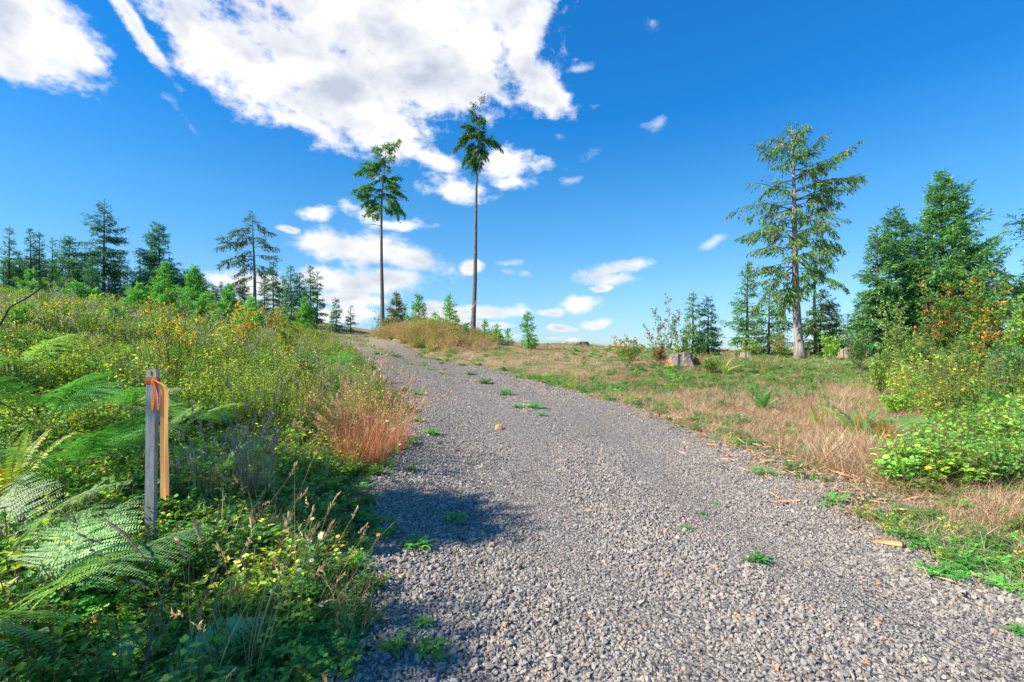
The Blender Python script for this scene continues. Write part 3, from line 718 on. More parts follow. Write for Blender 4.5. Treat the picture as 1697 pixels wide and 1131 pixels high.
small = grow("spruce_tree", 557, 55, 493, 12, "small dense fir beside where the track tops the hill, left of its smaller neighbour", seed=45, cb=.03, q=.28, whorl=0.31, nb=6, prof=.85)
grow("spruce_tree", 581, 56, 505, 10, "smallest fir beside where the track tops the hill", seed=46, cb=.08, q=.28, whorl=0.39, nb=5, prof=.8, gaps=.1)
# background row, one mesh kind copied
row = [(20, 432, 70), (42, 428, 67), (60, 425, 70), (92, 430, 69), (120, 432, 67), (148, 440, 70), (180, 440, 68), (200, 438, 70), (256, 446, 66), (272, 440, 68), (304, 456, 67), (334, 452, 69), (360, 474, 65), (32, 420, 68), (103, 425, 66), (135, 420, 68), (212, 440, 66), (245, 430, 70), (284, 440, 66), (298, 452, 68), (312, 446, 66), (326, 456, 66), (340, 462, 65), (352, 470, 66), (366, 466, 66), (385, 470, 66), (402, 462, 68), (438, 458, 66), (468, 455, 66), (498, 452, 62), (76, 430, 68), (165, 450, 66), (222, 455, 66), (5, 430, 66)]
rowlab = {}
srcs = []
for k in range(3):
    t, c = conifer(60 + k, 10, 1.45 + .25 * k, .08, .14, DARK, .42, whorl=.45, nb=5, prof=.6, dens=.8, irregular=.3)
    srcs.append((t, c))
made = []
for i, (px, pyt, Yd) in enumerate(row):
    X, Y, Z, H = by_pixel(px, Yd, pyt); s = H / 10; k = i % 3
    lab = "dark spruce in the hazy back row of the left hilltop forest"
    if len(made) < 3:
        e = tree_thing("background_spruce", *srcs[k], (X, Y, Z), lab, "tree", "back row of dark spruces on the left hilltop", s=(s, s, s), rz=i)
        made.append(e)
    else:
        place_copy(made[k], (X, Y, Z), lab, "back row of dark spruces on the left hilltop", (s * rr.uniform(.9, 1.25), s * rr.uniform(.9, 1.25), s), i * 1.3)

# --- right-hand firs
grow("fir_tree", 1562, 30, 281, 88, "largest dense fir on the right with long branches sweeping out to the right", seed=51, cb=.06, pal=FIR, q=.30, whorl=.33, nb=8, prof=.85, irregular=.22, dens=.95, p0=.2, droop=.45, tipup=.5, onesided=.18)
grow("fir_tree", 1484, 31, 340, 52, "tall fir left of the largest one, grey dead tip poking above its crown", seed=52, cb=.06, pal=FIR, q=.30, whorl=.33, nb=8, prof=.75, irregular=.25, dens=.9, p0=.1, droop=.5)
X, Y, Z, H = by_pixel(1485, 31, 322)
grow("fir_tree", 1452, 30, 374, 38, "shorter narrow fir with grey-green boughs on the left flank of the right-hand pair", seed=53, cb=.05, pal=FIR, q=.30, whorl=.33, nb=7, prof=.7, irregular=.25, dens=.9, p0=0, droop=.5)
grow("fir_tree", 1237, 36, 436, 25, "upright dense fir rising left of the ragged cedar", seed=54, cb=.05, pal=FIR, q=.32, whorl=.42, nb=5, prof=.5, irregular=.28, dens=.95)
grow("fir_tree", 1275, 38, 470, 30, "broad dark fir filling the gap under the cedar's left branches", seed=55, cb=.05, pal=FIR, q=.32, whorl=.45, nb=5, prof=.5, irregular=.28, dens=.9)
grow("cedar_tree", 1358, 36, 478, 36, "bushy young yellowish cedar standing behind the big cedar's bare trunk", seed=56, cb=.02, pal=CEDAR, q=.32, whorl=.4, nb=6, prof=.6, irregular=.25, hang=.5, dens=.9)
grow("fir_tree", 1148, 30, 479, 22, "taller of two dark firs close behind the stump", seed=57, cb=.04, pal=FIR, q=.25, whorl=.36, nb=5, prof=.8, dens=1)
grow("fir_tree", 1174, 30, 492, 22, "shorter of two dark firs close behind the stump", seed=58, cb=.04, pal=DARK, q=.25, whorl=.34, nb=6, prof=.6, dens=1.1)
grow("fir_tree", 1386, 50, 512, 16, "small distant dark fir in the gap, left one of two", seed=59, cb=.05, pal=DARK, q=.34, whorl=.5, nb=5, prof=.7)
grow("fir_tree", 1404, 52, 518, 18, "small distant dark fir in the gap, right one of two", seed=63, cb=.05, pal=DARK, q=.34, whorl=.5, nb=5, prof=.7)
grow("fir_tree", 1430, 34, 500, 24, "low bushy fir at the left foot of the right-hand fir group", seed=64, cb=.03, pal=FIR, q=.3, whorl=.4, nb=5, prof=.6)
grow("fir_tree", 1755, 26, 320, 75, "fir mostly beyond the right edge, only branch tips showing against the sky", seed=65, cb=.12, pal=DARK, q=.3, whorl=.6, nb=5, prof=.5, irregular=.45)
grow("fir_tree", 1674, 33, 500, 20, "thin greyish bare-twigged conifer behind the right-hand bushes", seed=66, cb=.1, pal=[(1, (.16, .15, .14)), (1, (.10, .12, .08))], q=.2, whorl=.6, nb=4, prof=.6, gaps=.2, dens=.5)
# --- young bright conifers
for (px, Yd, pyt, hp, lab, pal, sd) in (
    (272, 46, 443, 22, "bright green young fir in front of the rounded dark conifer", YOUNG, 70), (322, 42, 447, 24, "largest bright young fir on the left hillside", YOUNG, 71),
    (50, 44, 455, 26, "bright bushy young fir near the left edge below the close pair", YOUNG, 72), (128, 40, 474, 26, "low bright young fir in front of the squat dark spruce", YOUNG, 73),
    (380, 48, 478, 18, "young fir on the left slope below the open-crowned pine", YOUNG, 74), (505, 52, 500, 14, "young green fir at the foot of the spiky last skyline spruce", YOUNG, 75),
    (694, 38, 489, 21, "young fir on the mound between the two slim bare-trunked trees, left one", YOUNG, 76), (745, 36.5, 490, 19, "young fir on the mound just left of the tallest thin tree", YOUNG, 77),
    (721, 37, 517, 12, "smallest young fir on the mound between its two taller neighbours", YOUNG, 78), (657, 40, 485, 22, "bushy brownish-orange young fir on the mound beside the first slim trunk", BROWNY, 79),
    (803, 36, 533, 10, "tiny young fir right of the tall bare pole, left one of a row", YOUNG, 80), (823, 36, 534, 11, "tiny young fir right of the tall bare pole, middle of a row", YOUNG, 81),
    (842, 37, 545, 6, "tiniest fir seedling right of the tall bare pole", YOUNG, 82), (875, 34, 514, 15, "neat pointed young fir standing alone on the open crest", YOUNG, 83),
    (418, 40, 500, 20, "dull green young fir half buried in yellowing shrubs on the left", YOUNG, 84), (230, 40, 478, 22, "yellow-green young fir behind the orange-leaved sapling", YOUNG, 85)):
    if px < 520: pyt -= 8; hp *= 1.35
    grow("young_fir", px, Yd, pyt, hp, lab, seed=sd, cb=.02, pal=pal, q=.26, whorl=.3, nb=6, prof=.85, irregular=.25, dens=1.15, trunk_r=.06, p0=.45, droop=.35, tipup=.3)

# ------------------------------------------------------------------ plant builders
GREEN = [(5, (.07, .20, .035)), (3, (.09, .22, .04)), (1, (.14, .25, .05))]
YGREEN = [(5, (.28, .34, .035)), (3, (.13, .25, .035)), (1, (.32, .33, .05)), (2, (.10, .22, .03))]
STRAW = [(4, (.52, .39, .20)), (3, (.42, .29, .13)), (1, (.60, .50, .30)), (1, (.30, .19, .09))]
RUST = [(4, (.42, .22, .10)), (3, (.50, .33, .15)), (2, (.30, .11, .06)), (1, (.45, .10, .08))]
LGREEN = [(4, (.14, .29, .045)), (3, (.20, .33, .05)), (1, (.30, .35, .05))]
AUTUMN = [(7, (.09, .22, .04)), (5, (.19, .28, .04)), (1.0, (.38, .22, .05)), (.35, (.36, .14, .05))]
ORANGE = [(2, (.55, .32, .05)), (3, (.34, .34, .04)), (3, (.15, .27, .04)), (.6, (.50, .20, .05))]
SAGE = [(3, (.14, .22, .10)), (2, (.10, .18, .07)), (1, (.22, .27, .13))]
def blades(mb, r, n, h, rad, pal, w=.006, lean=.35, bend=.5, spread=1, seg=4, h_jit=.3, m=0, heads=0, headcol=None, headlen=.07, headw=.012, base=(0, 0, 0), wind=(0, 0)):
    a = r.uniform(0, 6.283, n); rr_ = rad * np.sqrt(r.random(n))
    B = np.stack([np.cos(a) * rr_, np.sin(a) * rr_, np.zeros(n)], 1) + np.array(base)
    az_ = a + r.normal(0, .9, n) if spread else r.uniform(0, 6.283, n)
    ln = np.abs(r.normal(lean, lean * .45, n)); bd = np.abs(r.normal(bend, bend * .45, n))
    hh = h * np.exp(r.normal(0, h_jit, n))
    hd = np.stack([np.cos(az_), np.sin(az_), np.zeros(n)], 1)
    sd = np.stack([-np.sin(az_), np.cos(az_), np.zeros(n)], 1)
    tw = r.uniform(-1, 1, (n, 1)); sdir = unit(sd + hd * tw)
    col = pick(r, pal, n)
    P_ = B.copy(); vs = []
    for k in range(seg + 1):
        f = k / seg; ang = ln + bd * f ** 1.3 * 1.4
        if k: P_ = P_ + (hd * np.sin(ang)[:, None] + np.array([0, 0, 1.]) * np.cos(ang)[:, None]) * (hh / seg)[:, None] + np.array([wind[0], wind[1], 0]) * (hh / seg)[:, None] * f
        ww = w * (1 - .85 * f) / 2
        vs.append(P_ - sdir * ww); vs.append(P_ + sdir * ww)
    V = np.stack(vs, 1); nv = 2 * (seg + 1)
    qs = np.array([[2 * k, 2 * k + 1, 2 * k + 3, 2 * k + 2] for k in range(seg)])
    Q = (np.arange(n)[:, None, None] * nv + qs[None]).reshape(-1, 4)
    shade_ = np.repeat(col, nv, 0)
    mb.add(V.reshape(-1, 3), q=Q, col=shade_, m=m)
    if heads:
        nh = int(n * heads); tip = P_[:nh]; ang = (ln + bd * 1.4)[:nh]
        d = hd[:nh] * np.sin(ang)[:, None] + np.array([0, 0, 1.]) * np.cos(ang)[:, None]
        for j in range(10):
            off = (j / 10) * headlen
            jit = unit(d + r.normal(0, .35, (nh, 3)))
            leaves(mb, tip - d * (headlen * .3) + d * off, jit, r.normal(0, 1, (nh, 3)), headlen * .35, headw, (pick(r, headcol, nh)), m=m)
def stems_leaves(seed, H, Rm, nst, lq, pal, dens=1., shoots=9, lps=7, spread=.6, tip=None, tipfrac=.25, up=.6, lw=.55, base_r=.12, stemr=.012, droop=.15, bare=.15, stemcol=(.5, .4, .3)):
    r = np.random.default_rng(seed); st = MB(); lv = MB()
    for k in range(nst):
        azi = r.uniform(0, 6.283); rb = base_r * Rm * math.sqrt(r.random())
        b = np.array([math.cos(azi) * rb, math.sin(azi) * rb, -.03])
        h = H * r.uniform(.55, 1.02); out = Rm * r.uniform(.1, .95) * spread
        a2 = azi + r.normal(0, .5)
        K = 7; s = np.linspace(0, 1, K)
        pth = b + np.stack([np.sin(a2) * 0 + np.cos(a2) * out * s ** 1.2, np.sin(a2) * out * s ** 1.2, h * s * (1 - droop * s)], 1) + np.cumsum(r.normal(0, .018 * H, (K, 3)), 0) * s[:, None]
        tube(st, pth, stemr * (1 - .8 * s), 4, (1, 1, 1), cap=False)
        for j in range(int(shoots * dens)):
            f = bare + (1 - bare) * (j + r.random()) / int(shoots * dens); i0 = min(int(f * (K - 1)), K - 2); fr = f * (K - 1) - i0
            p0_ = pth[i0] * (1 - fr) + pth[i0 + 1] * fr
            aa = r.uniform(0, 6.283); L2 = Rm * r.uniform(.18, .5) * (1.15 - .6 * f)
            d = unit(np.array([math.cos(aa), math.sin(aa), up + r.normal(0, .25)]))
            p1 = p0_ + d * L2
            tube(st, np.linspace(p0_, p1, 3), stemr * .35, 3, (1, 1, 1), cap=False)
            nl = max(3, int(lps * 1.45 * r.uniform(.7, 1.3)))
            g = np.linspace(.15, 1.05, nl)[:, None]
            B = p0_ + (p1 - p0_) * g + r.normal(0, lq * .3, (nl, 3))
            D = unit(r.normal(0, .7, (nl, 3)) + d * .5 + np.array([0, 0, -.1]))
            nn = unit(np.array([0, 0, 1.]) + r.normal(0, .45, (nl, 3)))
            c_ = pick(r, tip if (tip and r.random() < tipfrac * (.5 + f)) else pal, nl, .18)
            ln = lq * r.uniform(.65, 1.35, nl)
            leaves(lv, B, D, nn, ln, ln * lw, c_, fold=.18)
    return st, lv
def frond(mb, r, base, azi, Lf, e0, arch, pal, kind="bracken", stalk=.22, m=0, roll=0):
    K = 15 if kind == "bracken" else 34
    s = np.linspace(0, 1, 40)
    pit = e0 - arch * s ** 1.2
    d = np.stack([np.cos(azi) * np.cos(pit), np.sin(azi) * np.cos(pit), np.sin(pit)], 1)
    pts = np.array(base) + np.vstack([[0, 0, 0], np.cumsum(d[1:] * Lf / 39, 0)])
    col = pick(r, pal, 1, .12)[0]
    tube(mb, pts[::4], np.linspace(.0045, .001, 10) * (Lf / .8), 4, col * np.array([1.6, 1.1, .9]), cap=False, m=m)
    side0 = unit(np.cross(d, [0, 0, 1.])); up0 = np.cross(side0, d)
    side_ = side0 * math.cos(roll) + up0 * math.sin(roll); up0 = np.cross(side_, d)
    B_all, D_all, N_all, L_all, W_all, C_all = [], [], [], [], [], []
    for j in range(K):
        f = stalk + (1 - stalk) * (j + .3) / K; t = (f - stalk) / (1 - stalk)
        i = min(int(f * 39), 38); p = pts[i] * (1 - (f * 39 - i)) + pts[i + 1] * (f * 39 - i)
        if kind == "bracken": pl = Lf * .36 * (1 - t) ** .85 * (.75 + .5 * min(1, t * 5)) + .01
        else: pl = Lf * .105 * math.sin(min(1, t * 4 + .35) * math.pi / 2) * (1 - t ** 3) + .006
        for sg in (-1, 1):
            pd = unit(side_[i] * sg + r.normal(0, .07, 3) + d[i] * (.45 if kind == "bracken" else .2) + up0[i] * (-.05 + r.normal(0, .05)) - np.array([0, 0, .12]))
            if kind != "bracken":
                B_all.append(p[None]); D_all.append(pd[None]); N_all.append(up0[i][None]); L_all.append([pl]); W_all.append([Lf * .018 + .003]); C_all.append((col * math.exp(r.normal(0, .1)))[None]); continue
            n = max(3, int(pl / (.0135 * Lf / .8)))
            g = (np.arange(n) + .5) / n
            pdrop = np.array([0, 0, -1.]) * (g ** 2)[:, None] * pl * .15
            q0 = p + pd * (g * pl)[:, None] + pdrop
            pn = up0[i]; ps = unit(np.cross(pd, pn))
            ll = (np.minimum(pl * .19, .036 * Lf) * (1 - g) ** .6 + .004) * r.uniform(.8, 1.2, n)
            for s2 in (-1, 1):
                dd = unit(ps * s2 + pd * .45 + pn * .08)
                B_all.append(q0); D_all.append(np.broadcast_to(dd, (n, 3))); N_all.append(np.broadcast_to(pn, (n, 3)) + r.normal(0, .12, (n, 3))); L_all.append(ll); W_all.append(ll * .34 + .0035); C_all.append(np.broadcast_to(col, (n, 3)) * np.exp(r.normal(0, .08, (n, 1))))
            B_all.append(p[None]); D_all.append(pd[None]); N_all.append(pn[None]); L_all.append([pl]); W_all.append([.006]); C_all.append(col[None])
    leaves(mb, np.concatenate(B_all), np.concatenate(D_all), np.concatenate(N_all), np.concatenate(L_all), np.concatenate(W_all), np.concatenate(C_all), m=m, fold=.05, wide=.4)
FERN = [(3, (.07, .20, .05)), (2, (.10, .25, .06)), (1, (.14, .30, .08))]
PALEFERN = [(3, (.24, .36, .16)), (2, (.17, .29, .10))]
DEADFERN = [(3, (.50, .25, .05)), (2, (.40, .20, .06))]
def fern_thing(px, Y, label, n=6, Lf=.8, e0=1.0, arch=1.3, pal=FERN, kind="bracken", seed=1, dead=0, az0=None, azs=6.283, zoff=0, group=None, lift=0, name=None, pt=None, cat="fern"):
    r = np.random.default_rng(seed)
    x, y, z = pt if pt else at(px, Y)
    e = empty(name or ("bracken_fern" if kind == "bracken" else "sword_fern"), (x, y, z - .02)); tag(e, label, cat, group)
    st = MB()
    for k in range(n):
        a = (az0 if az0 is not None else 0) + (k / n - .5 + r.normal(0, .06)) * azs
        f = MB()
        isd = k < dead
        frond(f, r, (r.normal(0, .03), r.normal(0, .03), zoff), a, Lf * r.uniform(.75, 1.15), e0 + r.normal(0, .15), arch * r.uniform(.7, 1.2), DEADFERN if isd else pal, kind, roll=r.normal(0, .25))
        o = f.build("frond", M_fern, e)
        if isd: o["label"] = "dead rust-orange frond"
    return e
# ------------------------------------------------------------------ scattered ground plants (uncountable)
def src(name, fn):
    mb_ = MB(); fn(mb_); o = mb_.build(name, MATS_, link=False); return o
def weed(mb_, r, n, rad, h, pal, lq, k=7, droop=.3):
    """low herb with divided leaves: each leaf a small spray of leaflets"""
    for i_ in range(n):
        a = r.uniform(0, 6.283); L_ = rad * r.uniform(.4, 1.1); e_ = r.uniform(.3, 1.1)
        b = np.array([r.normal(0, rad * .12), r.normal(0, rad * .12), 0])
        s = np.linspace(0, 1, 6)[:, None]
        d = np.array([math.cos(a), math.sin(a), 0])
        pth = b + d * L_ * s * math.cos(e_ * .6) + np.array([0, 0, 1.]) * (h * r.uniform(.6, 1.2) * (np.sin(s * 1.9) * e_))
        tube(mb_, pth, .0018, 3, pick(r, pal, 1)[0] * 1.1, cap=False)
        c_ = pick(r, pal, 1, .2)[0]
        sd = np.array([-d[1], d[0], 0])
        for sg in (-1, 1):
            g = np.linspace(.35, .95, k); B = np.stack([np.interp(g, s[:, 0], pth[:, q]) for q in range(3)], 1)
            D = unit(sd * sg + d * .7 + r.normal(0, .2, (k, 3)) + np.array([0, 0, .05]))
            ln = lq * (1.25 - g * .7) * r.uniform(.7, 1.3, k)
            leaves(mb_, B, D, np.array([0, 0, 1.]) + r.normal(0, .3, (k, 3)), ln, ln * .38, c_ * np.exp(r.normal(0, .1, (k, 1))))
            leaves(mb_, B + D * ln[:, None] * .4, unit(D + d * .9), np.array([0, 0, 1.]) + r.normal(0, .3, (k, 3)), ln * .55, ln * .2, c_ * np.exp(r.normal(0, .1, (k, 1))))
        leaves(mb_, pth[-1], d, (0, 0, 1), lq, lq * .4, c_)
def broad(mb_, r, n, rad, h, pal, lq, lw=.6, per=9):
    for i_ in range(n):
        a = r.uniform(0, 6.283); rr_ = rad * math.sqrt(r.random())
        top = np.array([math.cos(a) * rr_, math.sin(a) * rr_, h * r.uniform(.45, 1.1)]); bs = top * np.array([.3, .3, 0])
        tube(mb_, np.linspace(bs, top, 3), .0025, 3, (.15, .12, .06), cap=False)
        g = r.uniform(.25, 1.05, per)[:, None]; B = bs + (top - bs) * g
        D = unit(np.c_[r.normal(0, 1, (per, 2)), r.normal(.1, .25, per)]); ln = lq * r.uniform(.6, 1.3, per)
        leaves(mb_, B + D * ln[:, None] * .2, D, np.array([0, 0, 1.]) + r.normal(0, .4, (per, 3)), ln, ln * lw, pick(r, pal, 1, .2) * np.exp(r.normal(0, .13, (per, 1))), fold=.15)
MATS_ = [M_stuffleaf]
RG = [np.random.default_rng(900 + k) for k in range(40)]
WEEDP = [(5, (.075, .20, .045)), (2, (.11, .26, .05)), (1, (.05, .13, .035))]
S_weed = [src(f"low_weed_{k}", lambda mb_, k=k: weed(mb_, RG[k], 16, .17, .10, WEEDP, .042)) for k in range(3)]
S_broad = [src(f"leafy_herb_{k}", lambda mb_, k=k: broad(mb_, RG[5 + k], 20, .18, .24, [YGREEN, GREEN, GREEN + [(.6, (.34, .16, .05)), (2, (.2, .27, .04))]][k], .04)) for k in range(3)]
S_tall = [src(f"leafy_bush_{k}", lambda mb_, k=k: broad(mb_, RG[10 + k], 34, .32, .62, [YGREEN, GREEN, YGREEN + [(1.2, (.50, .32, .05))]][k], .045, .5, 12)) for k in range(3)]
MATS_ = [M_grass]
GTUFT = [(4, (.10, .20, .04)), (3, (.17, .26, .05)), (2, (.36, .32, .14))]
S_green = [src(f"green_tuft_{k}", lambda mb_, k=k: blades(mb_, RG[15 + k], 46, .17, .09, GTUFT, .006, .4, .7)) for k in range(2)]
S_dry = [src(f"dry_tuft_{k}", lambda mb_, k=k: blades(mb_, RG[18 + k], 40, .24, .08, STRAW, .005, .25, .45, heads=.3, headcol=STRAW, headlen=.06, headw=.007)) for k in range(2)]
S_flat = [src(f"flat_straw_{k}", lambda mb_, k=k: blades(mb_, RG[21 + k], 50, .17, .16, [[(3, (.56, .44, .27)), (2, (.48, .34, .18)), (1, (.64, .54, .36))], [(3, (.56, .38, .24)), (2, (.62, .45, .31)), (2, (.40, .25, .15))]][k], .006, 1.3, .2, spread=0)) for k in range(2)]
S_rust = [src(f"rust_tuft_{k}", lambda mb_, k=k: blades(mb_, RG[24 + k], 60, .42, .10, [(4, (.56, .42, .20)), (2, (.50, .32, .14)), (1, (.28, .30, .10))], .005, .22, .4, heads=.5, headcol=[(2, (.60, .44, .22)), (1, (.48, .30, .15))], headlen=.09, headw=.011)) for k in range(2)]
FLUFF = [(2, (.42, .37, .33)), (2, (.38, .31, .29)), (1, (.50, .42, .30))]
def fluff(mb_, r):
    blades(mb_, r, 26, .62, .14, [(2, (.20, .22, .08)), (1, (.36, .30, .16))], .006, .15, .25, heads=1, headcol=FLUFF, headlen=.10, headw=.018)
    broad(mb_, r, 10, .2, .45, SAGE, .05, .3)
S_fluff = [src(f"fluff_stalk_{k}", lambda mb_, k=k: fluff(mb_, RG[28 + k])) for k in range(2)]
KINDS = {"weed": S_weed, "broad": S_broad, "tall": S_tall, "green": S_green, "dry": S_dry, "flat": S_flat, "rust": S_rust, "fluff": S_fluff}
def zone_scatter(name, label, cat, X, Y, kinds, smin=.7, smax=1.35, zk=1.0, tilt=.12, sc_fn=None):
    """kinds: array of source names per point"""
    use = sorted(set(kinds)); objs = []; start = {}
    for u_ in use: start[u_] = len(objs); objs += KINDS[u_]
    # collection children are read in name order
    order = sorted(range(len(objs)), key=lambda k: objs[k].name); rank = {k: i for i, k in enumerate(order)}
    idx = np.array([rank[start[k] + rng.integers(0, len(KINDS[k]))] for k in kinds])
    s = rng.uniform(smin, smax, len(X)) * (sc_fn if sc_fn is not None else 1)
    Z = terrain(X, Y) - .01
    rot = np.stack([rng.normal(0, tilt, len(X)), rng.normal(0, tilt, len(X)), rng.uniform(0, 6.28, len(X))], 1)
    return scatter(name, np.stack([X, Y, Z], 1), rot, np.stack([s, s, s * rng.uniform(.7, 1.2, len(X)) * zk], 1), idx, source_collection(name, objs), label, cat)
def rnd_zone(n, y0, y1, x0f, x1f, pw=1.0):
    Y = (y0 ** pw + rng.random(n) * (y1 ** pw - y0 ** pw)) ** (1 / pw)
    a = x0f(Y); b_ = x1f(Y)
    w = np.clip(b_ - a, 0, None); keep = rng.random(n) < w / w.max()
    Y = Y[keep]; a = a[keep]; b_ = b_[keep]
    return a + (b_ - a) * rng.random(len(Y)), Y
def choose(names, w):
    """w: (n, k) weights"""
    w = np.clip(w, 0, None); w = w / w.sum(1, keepdims=True); c = w.cumsum(1); u_ = rng.random((len(w), 1))
    return np.array(names)[np.minimum((u_ > c).sum(1), len(names) - 1)]
edgeX = lambda Y: 1.06 * Y + 1.6
# right side: cut field
Xs, Ys = [], []
for n_, y0, y1 in ((9500, 2.4, 9), (13000, 9, 20), (9000, 20, 50)):
    x_, y_ = rnd_zone(n_, y0, y1, lambda Y: road_r(Y) - .12, edgeX); Xs.append(x_); Ys.append(y_)
X = np.concatenate(Xs); Y = np.concatenate(Ys)
keep = ~((np.abs(X - (3.55 - (Y - 6) * .12)) < .42) & (Y > 4.6) & (Y < 7.4) & (rng.random(len(X)) < .9)); X, Y = X[keep], Y[keep]
d = X - road_r(Y); pt_ = wob(X, Y, .8); pt2 = wob(X, Y, .35, 12, 24)
strip = np.exp(-((d - .35) / .5) ** 2)
gfac = sstep(-.5, .6, pt2 + .3 * pt_ + .9 * sstep(16, 24, Y) * (X > 3) - .75 * (Y < 14)) 
mound = np.exp(-(((X + 7) / 4.2) ** 2 + ((Y - 36.5) / 3.4) ** 2))
W_ = np.stack([strip * .8 + .55 * gfac + .12, .12 + gfac * .9 + .35 * strip, .05 + .03 * (1 - gfac), 2.8 * (1 - gfac) + 1.0, .01 + 6 * mound + .06 * (pt_ > .9), .10 * gfac + .35 * strip], 1)
kinds = choose(["weed", "green", "dry", "flat", "rust", "broad"], W_)
scf = np.where(Y > 20, 1.5, np.where(Y > 9, 1.15, .85)) * np.where(kinds == "dry", .55, 1) * np.where(kinds == "green", .75, 1) * np.where((kinds == "rust") & (mound < .15), .45, 1) * np.where((kinds == "broad"), .6, 1)
zone_scatter("field_grass", "cut dry grass and low green weeds covering the field right of the track", "grass", X, Y, kinds, sc_fn=scf)
# splinters and bark litter along the right edge of the gravel
MATS_ = [M_wood]
def splinter(mb_, r):
    for _ in range(3):
        a = r.uniform(0, 6.28); Ls, Ws = r.uniform(.04, .24), r.uniform(.004, .014); d = np.array([math.cos(a), math.sin(a), r.normal(0, .12)]); p = np.array([r.normal(0, .18), r.normal(0, .18), .018]); n_ = np.array([-d[1], d[0], 0])
        v = [p - d * Ls / 2, p - d * Ls * .35 + n_ * Ws, p + d * Ls * .3 + n_ * Ws * .8, p + d * Ls / 2, p + d * Ls * .3 - n_ * Ws, p - d * Ls * .4 - n_ * Ws * .7, p + [0, 0, Ws * .9]]
        mb_.add(v, t=[[k_, (k_ + 1) % 6, 6] for k_ in range(6)], col=np.array([(2.2, 2.4, 2.6), (1.8, 1.5, 1.2), (1.3, 1.5, 1.9)][r.integers(0, 3)]))
KINDS["splinter"] = [src(f"splinter_{k}", lambda mb_, k=k: splinter(mb_, RG[32 + k])) for k in range(4)]
Y = rng.uniform(3.0, 17, 900) ; X = road_r(Y) + np.abs(rng.normal(0, 1.0, 900)) * (1 + Y * .05) - .25
Y = np.r_[Y, rng.normal(6.0, .6, 120), rng.normal(19, .8, 60)]; X = np.r_[X, rng.normal(4.6, .8, 120), rng.normal(6.4, .8, 60)]
zone_scatter("wood_litter", "scattered bark flakes and splinters along the right edge of the gravel", "wood litter", X, Y, np.array(["splinter"] * len(X)), sc_fn=1.0)
# straw heap at the edge of the thicket
X = rng.normal(4.7, .75, 420); Y = rng.normal(6.1, .45, 420); keep = (X > 3.9 - (Y - 6) * .12); X, Y = X[keep], Y[keep]
zone_scatter("straw_litter", "heap of flattened straw and cut stems right of the gravel", "straw", X, Y, np.array(["flat"] * len(X)), sc_fn=1.6, tilt=.2)
# thin grass creeping over the far end of the track
Y = rng.uniform(15, 60, 5200); lo, hi = road_l(Y), road_r(Y); u_ = rng.random(len(Y)); X = lo + (hi - lo) * u_
pr = (.9 * np.exp(-((u_ - .5) / .10) ** 2) + 1.0 * np.exp(-(u_ / .09) ** 2) + .8 * np.exp(-((1 - u_) / .07) ** 2)) * sstep(15, 30, Y) + .25 * sstep(34, 50, Y)
keep = rng.random(len(Y)) < pr * (.6 + .5 * wob(X, Y, 1.2)); X, Y = X[keep], Y[keep]
zone_scatter("track_grass", "thin grass and low weeds along the middle and edges of the far track", "grass", X, Y, choose(["weed", "green", "flat", "dry"], np.tile([1.2, 1.2, 1.2, .3], (len(X), 1))), sc_fn=.9)
# mound of tall dry grass beside the bend
X = rng.normal(-6.8, 3.2, 2600); Y = rng.normal(36.2, 2.4, 2600); keep = (X > road_r(Y) + .2) & (X < -1.2) & (np.abs(Y - 36) < 5.5); X, Y = X[keep], Y[keep]
zone_scatter("dry_mound_grass", "tall orange-brown dry grass on the mound inside the bend of the track", "grass", X, Y, choose(["rust", "dry", "tall"], np.tile([1.6, 3.8, .4], (len(X), 1))), sc_fn=1.3, zk=.95)
# left bank, near: low green cover
X, Y = rnd_zone(7600, 1.2, 7, lambda Y: -1.15 * Y - 4.5, lambda Y: road_l(Y) + .05)
d = road_l(Y) - X
W_ = np.stack([np.full(len(X), 3.4), 1.2 + .8 * (d > 1.0), .55 + .5 * (d < .7), .10 + .14 * (d < 1), .0 + 0 * X, .16 + 0 * X, .2 * (d > 2.0) * (Y > 4.4)], 1)
kinds = choose(["weed", "broad", "green", "dry", "rust", "flat", "tall"], W_)
zone_scatter("bank_weeds", "low green weeds and grasses covering the left bank beside the gravel", "weeds", X, Y, kinds, sc_fn=np.where(kinds == "tall", .7, np.where(kinds == "weed", 1.15, 1.0)) * np.where(d < .35, .6, 1))
# left bank, middle and far: yellow-green thicket
Xs, Ys = [], []
for n_, y0, y1 in ((6200, 6.2, 14), (6800, 14, 30), (6200, 30, 66)):
    x_, y_ = rnd_zone(n_, y0, y1, lambda Y: -1.18 * Y - 5.5, lambda Y: road_l(Y) - .1); Xs.append(x_); Ys.append(y_)
X = np.concatenate(Xs); Y = np.concatenate(Ys); d = road_l(Y) - X; pt_ = wob(X, Y, .5, 12, 24)
ff = sstep(.1, 1.0, wob(X, Y, .3, 0, 12)) * (Y > 9)
W_ = np.stack([.5 + .3 * (d < 1.5), 1.1 + .3 * pt_, 1.9 * (d > .8) + .1, .6 + .8 * (d < 1.6), .12 + .5 * (d < 1.4), .04 + .2 * (Y < 12) * (d < 1.8) + .12 * (Y > 25), .16 * ff + .04 * (Y > 10)], 1)
kinds = choose(["weed", "broad", "tall", "green", "dry", "rust", "fluff"], W_)
scf = np.where(Y > 30, 1.25, np.where(Y > 14, 1.0, .95)) * np.where((d < .8) & (kinds != "green"), .65, 1) * np.clip(1 + .45 * wob(X, Y, .9), .45, 1.9) * np.where((kinds == 'tall') & (Y > 14), .8, 1) * np.where(Y < 14, .8, 1)
zone_scatter("hillside_thicket", "dense yellow-green undergrowth with pale seed heads covering the left hillside", "undergrowth", X, Y, kinds, sc_fn=scf)
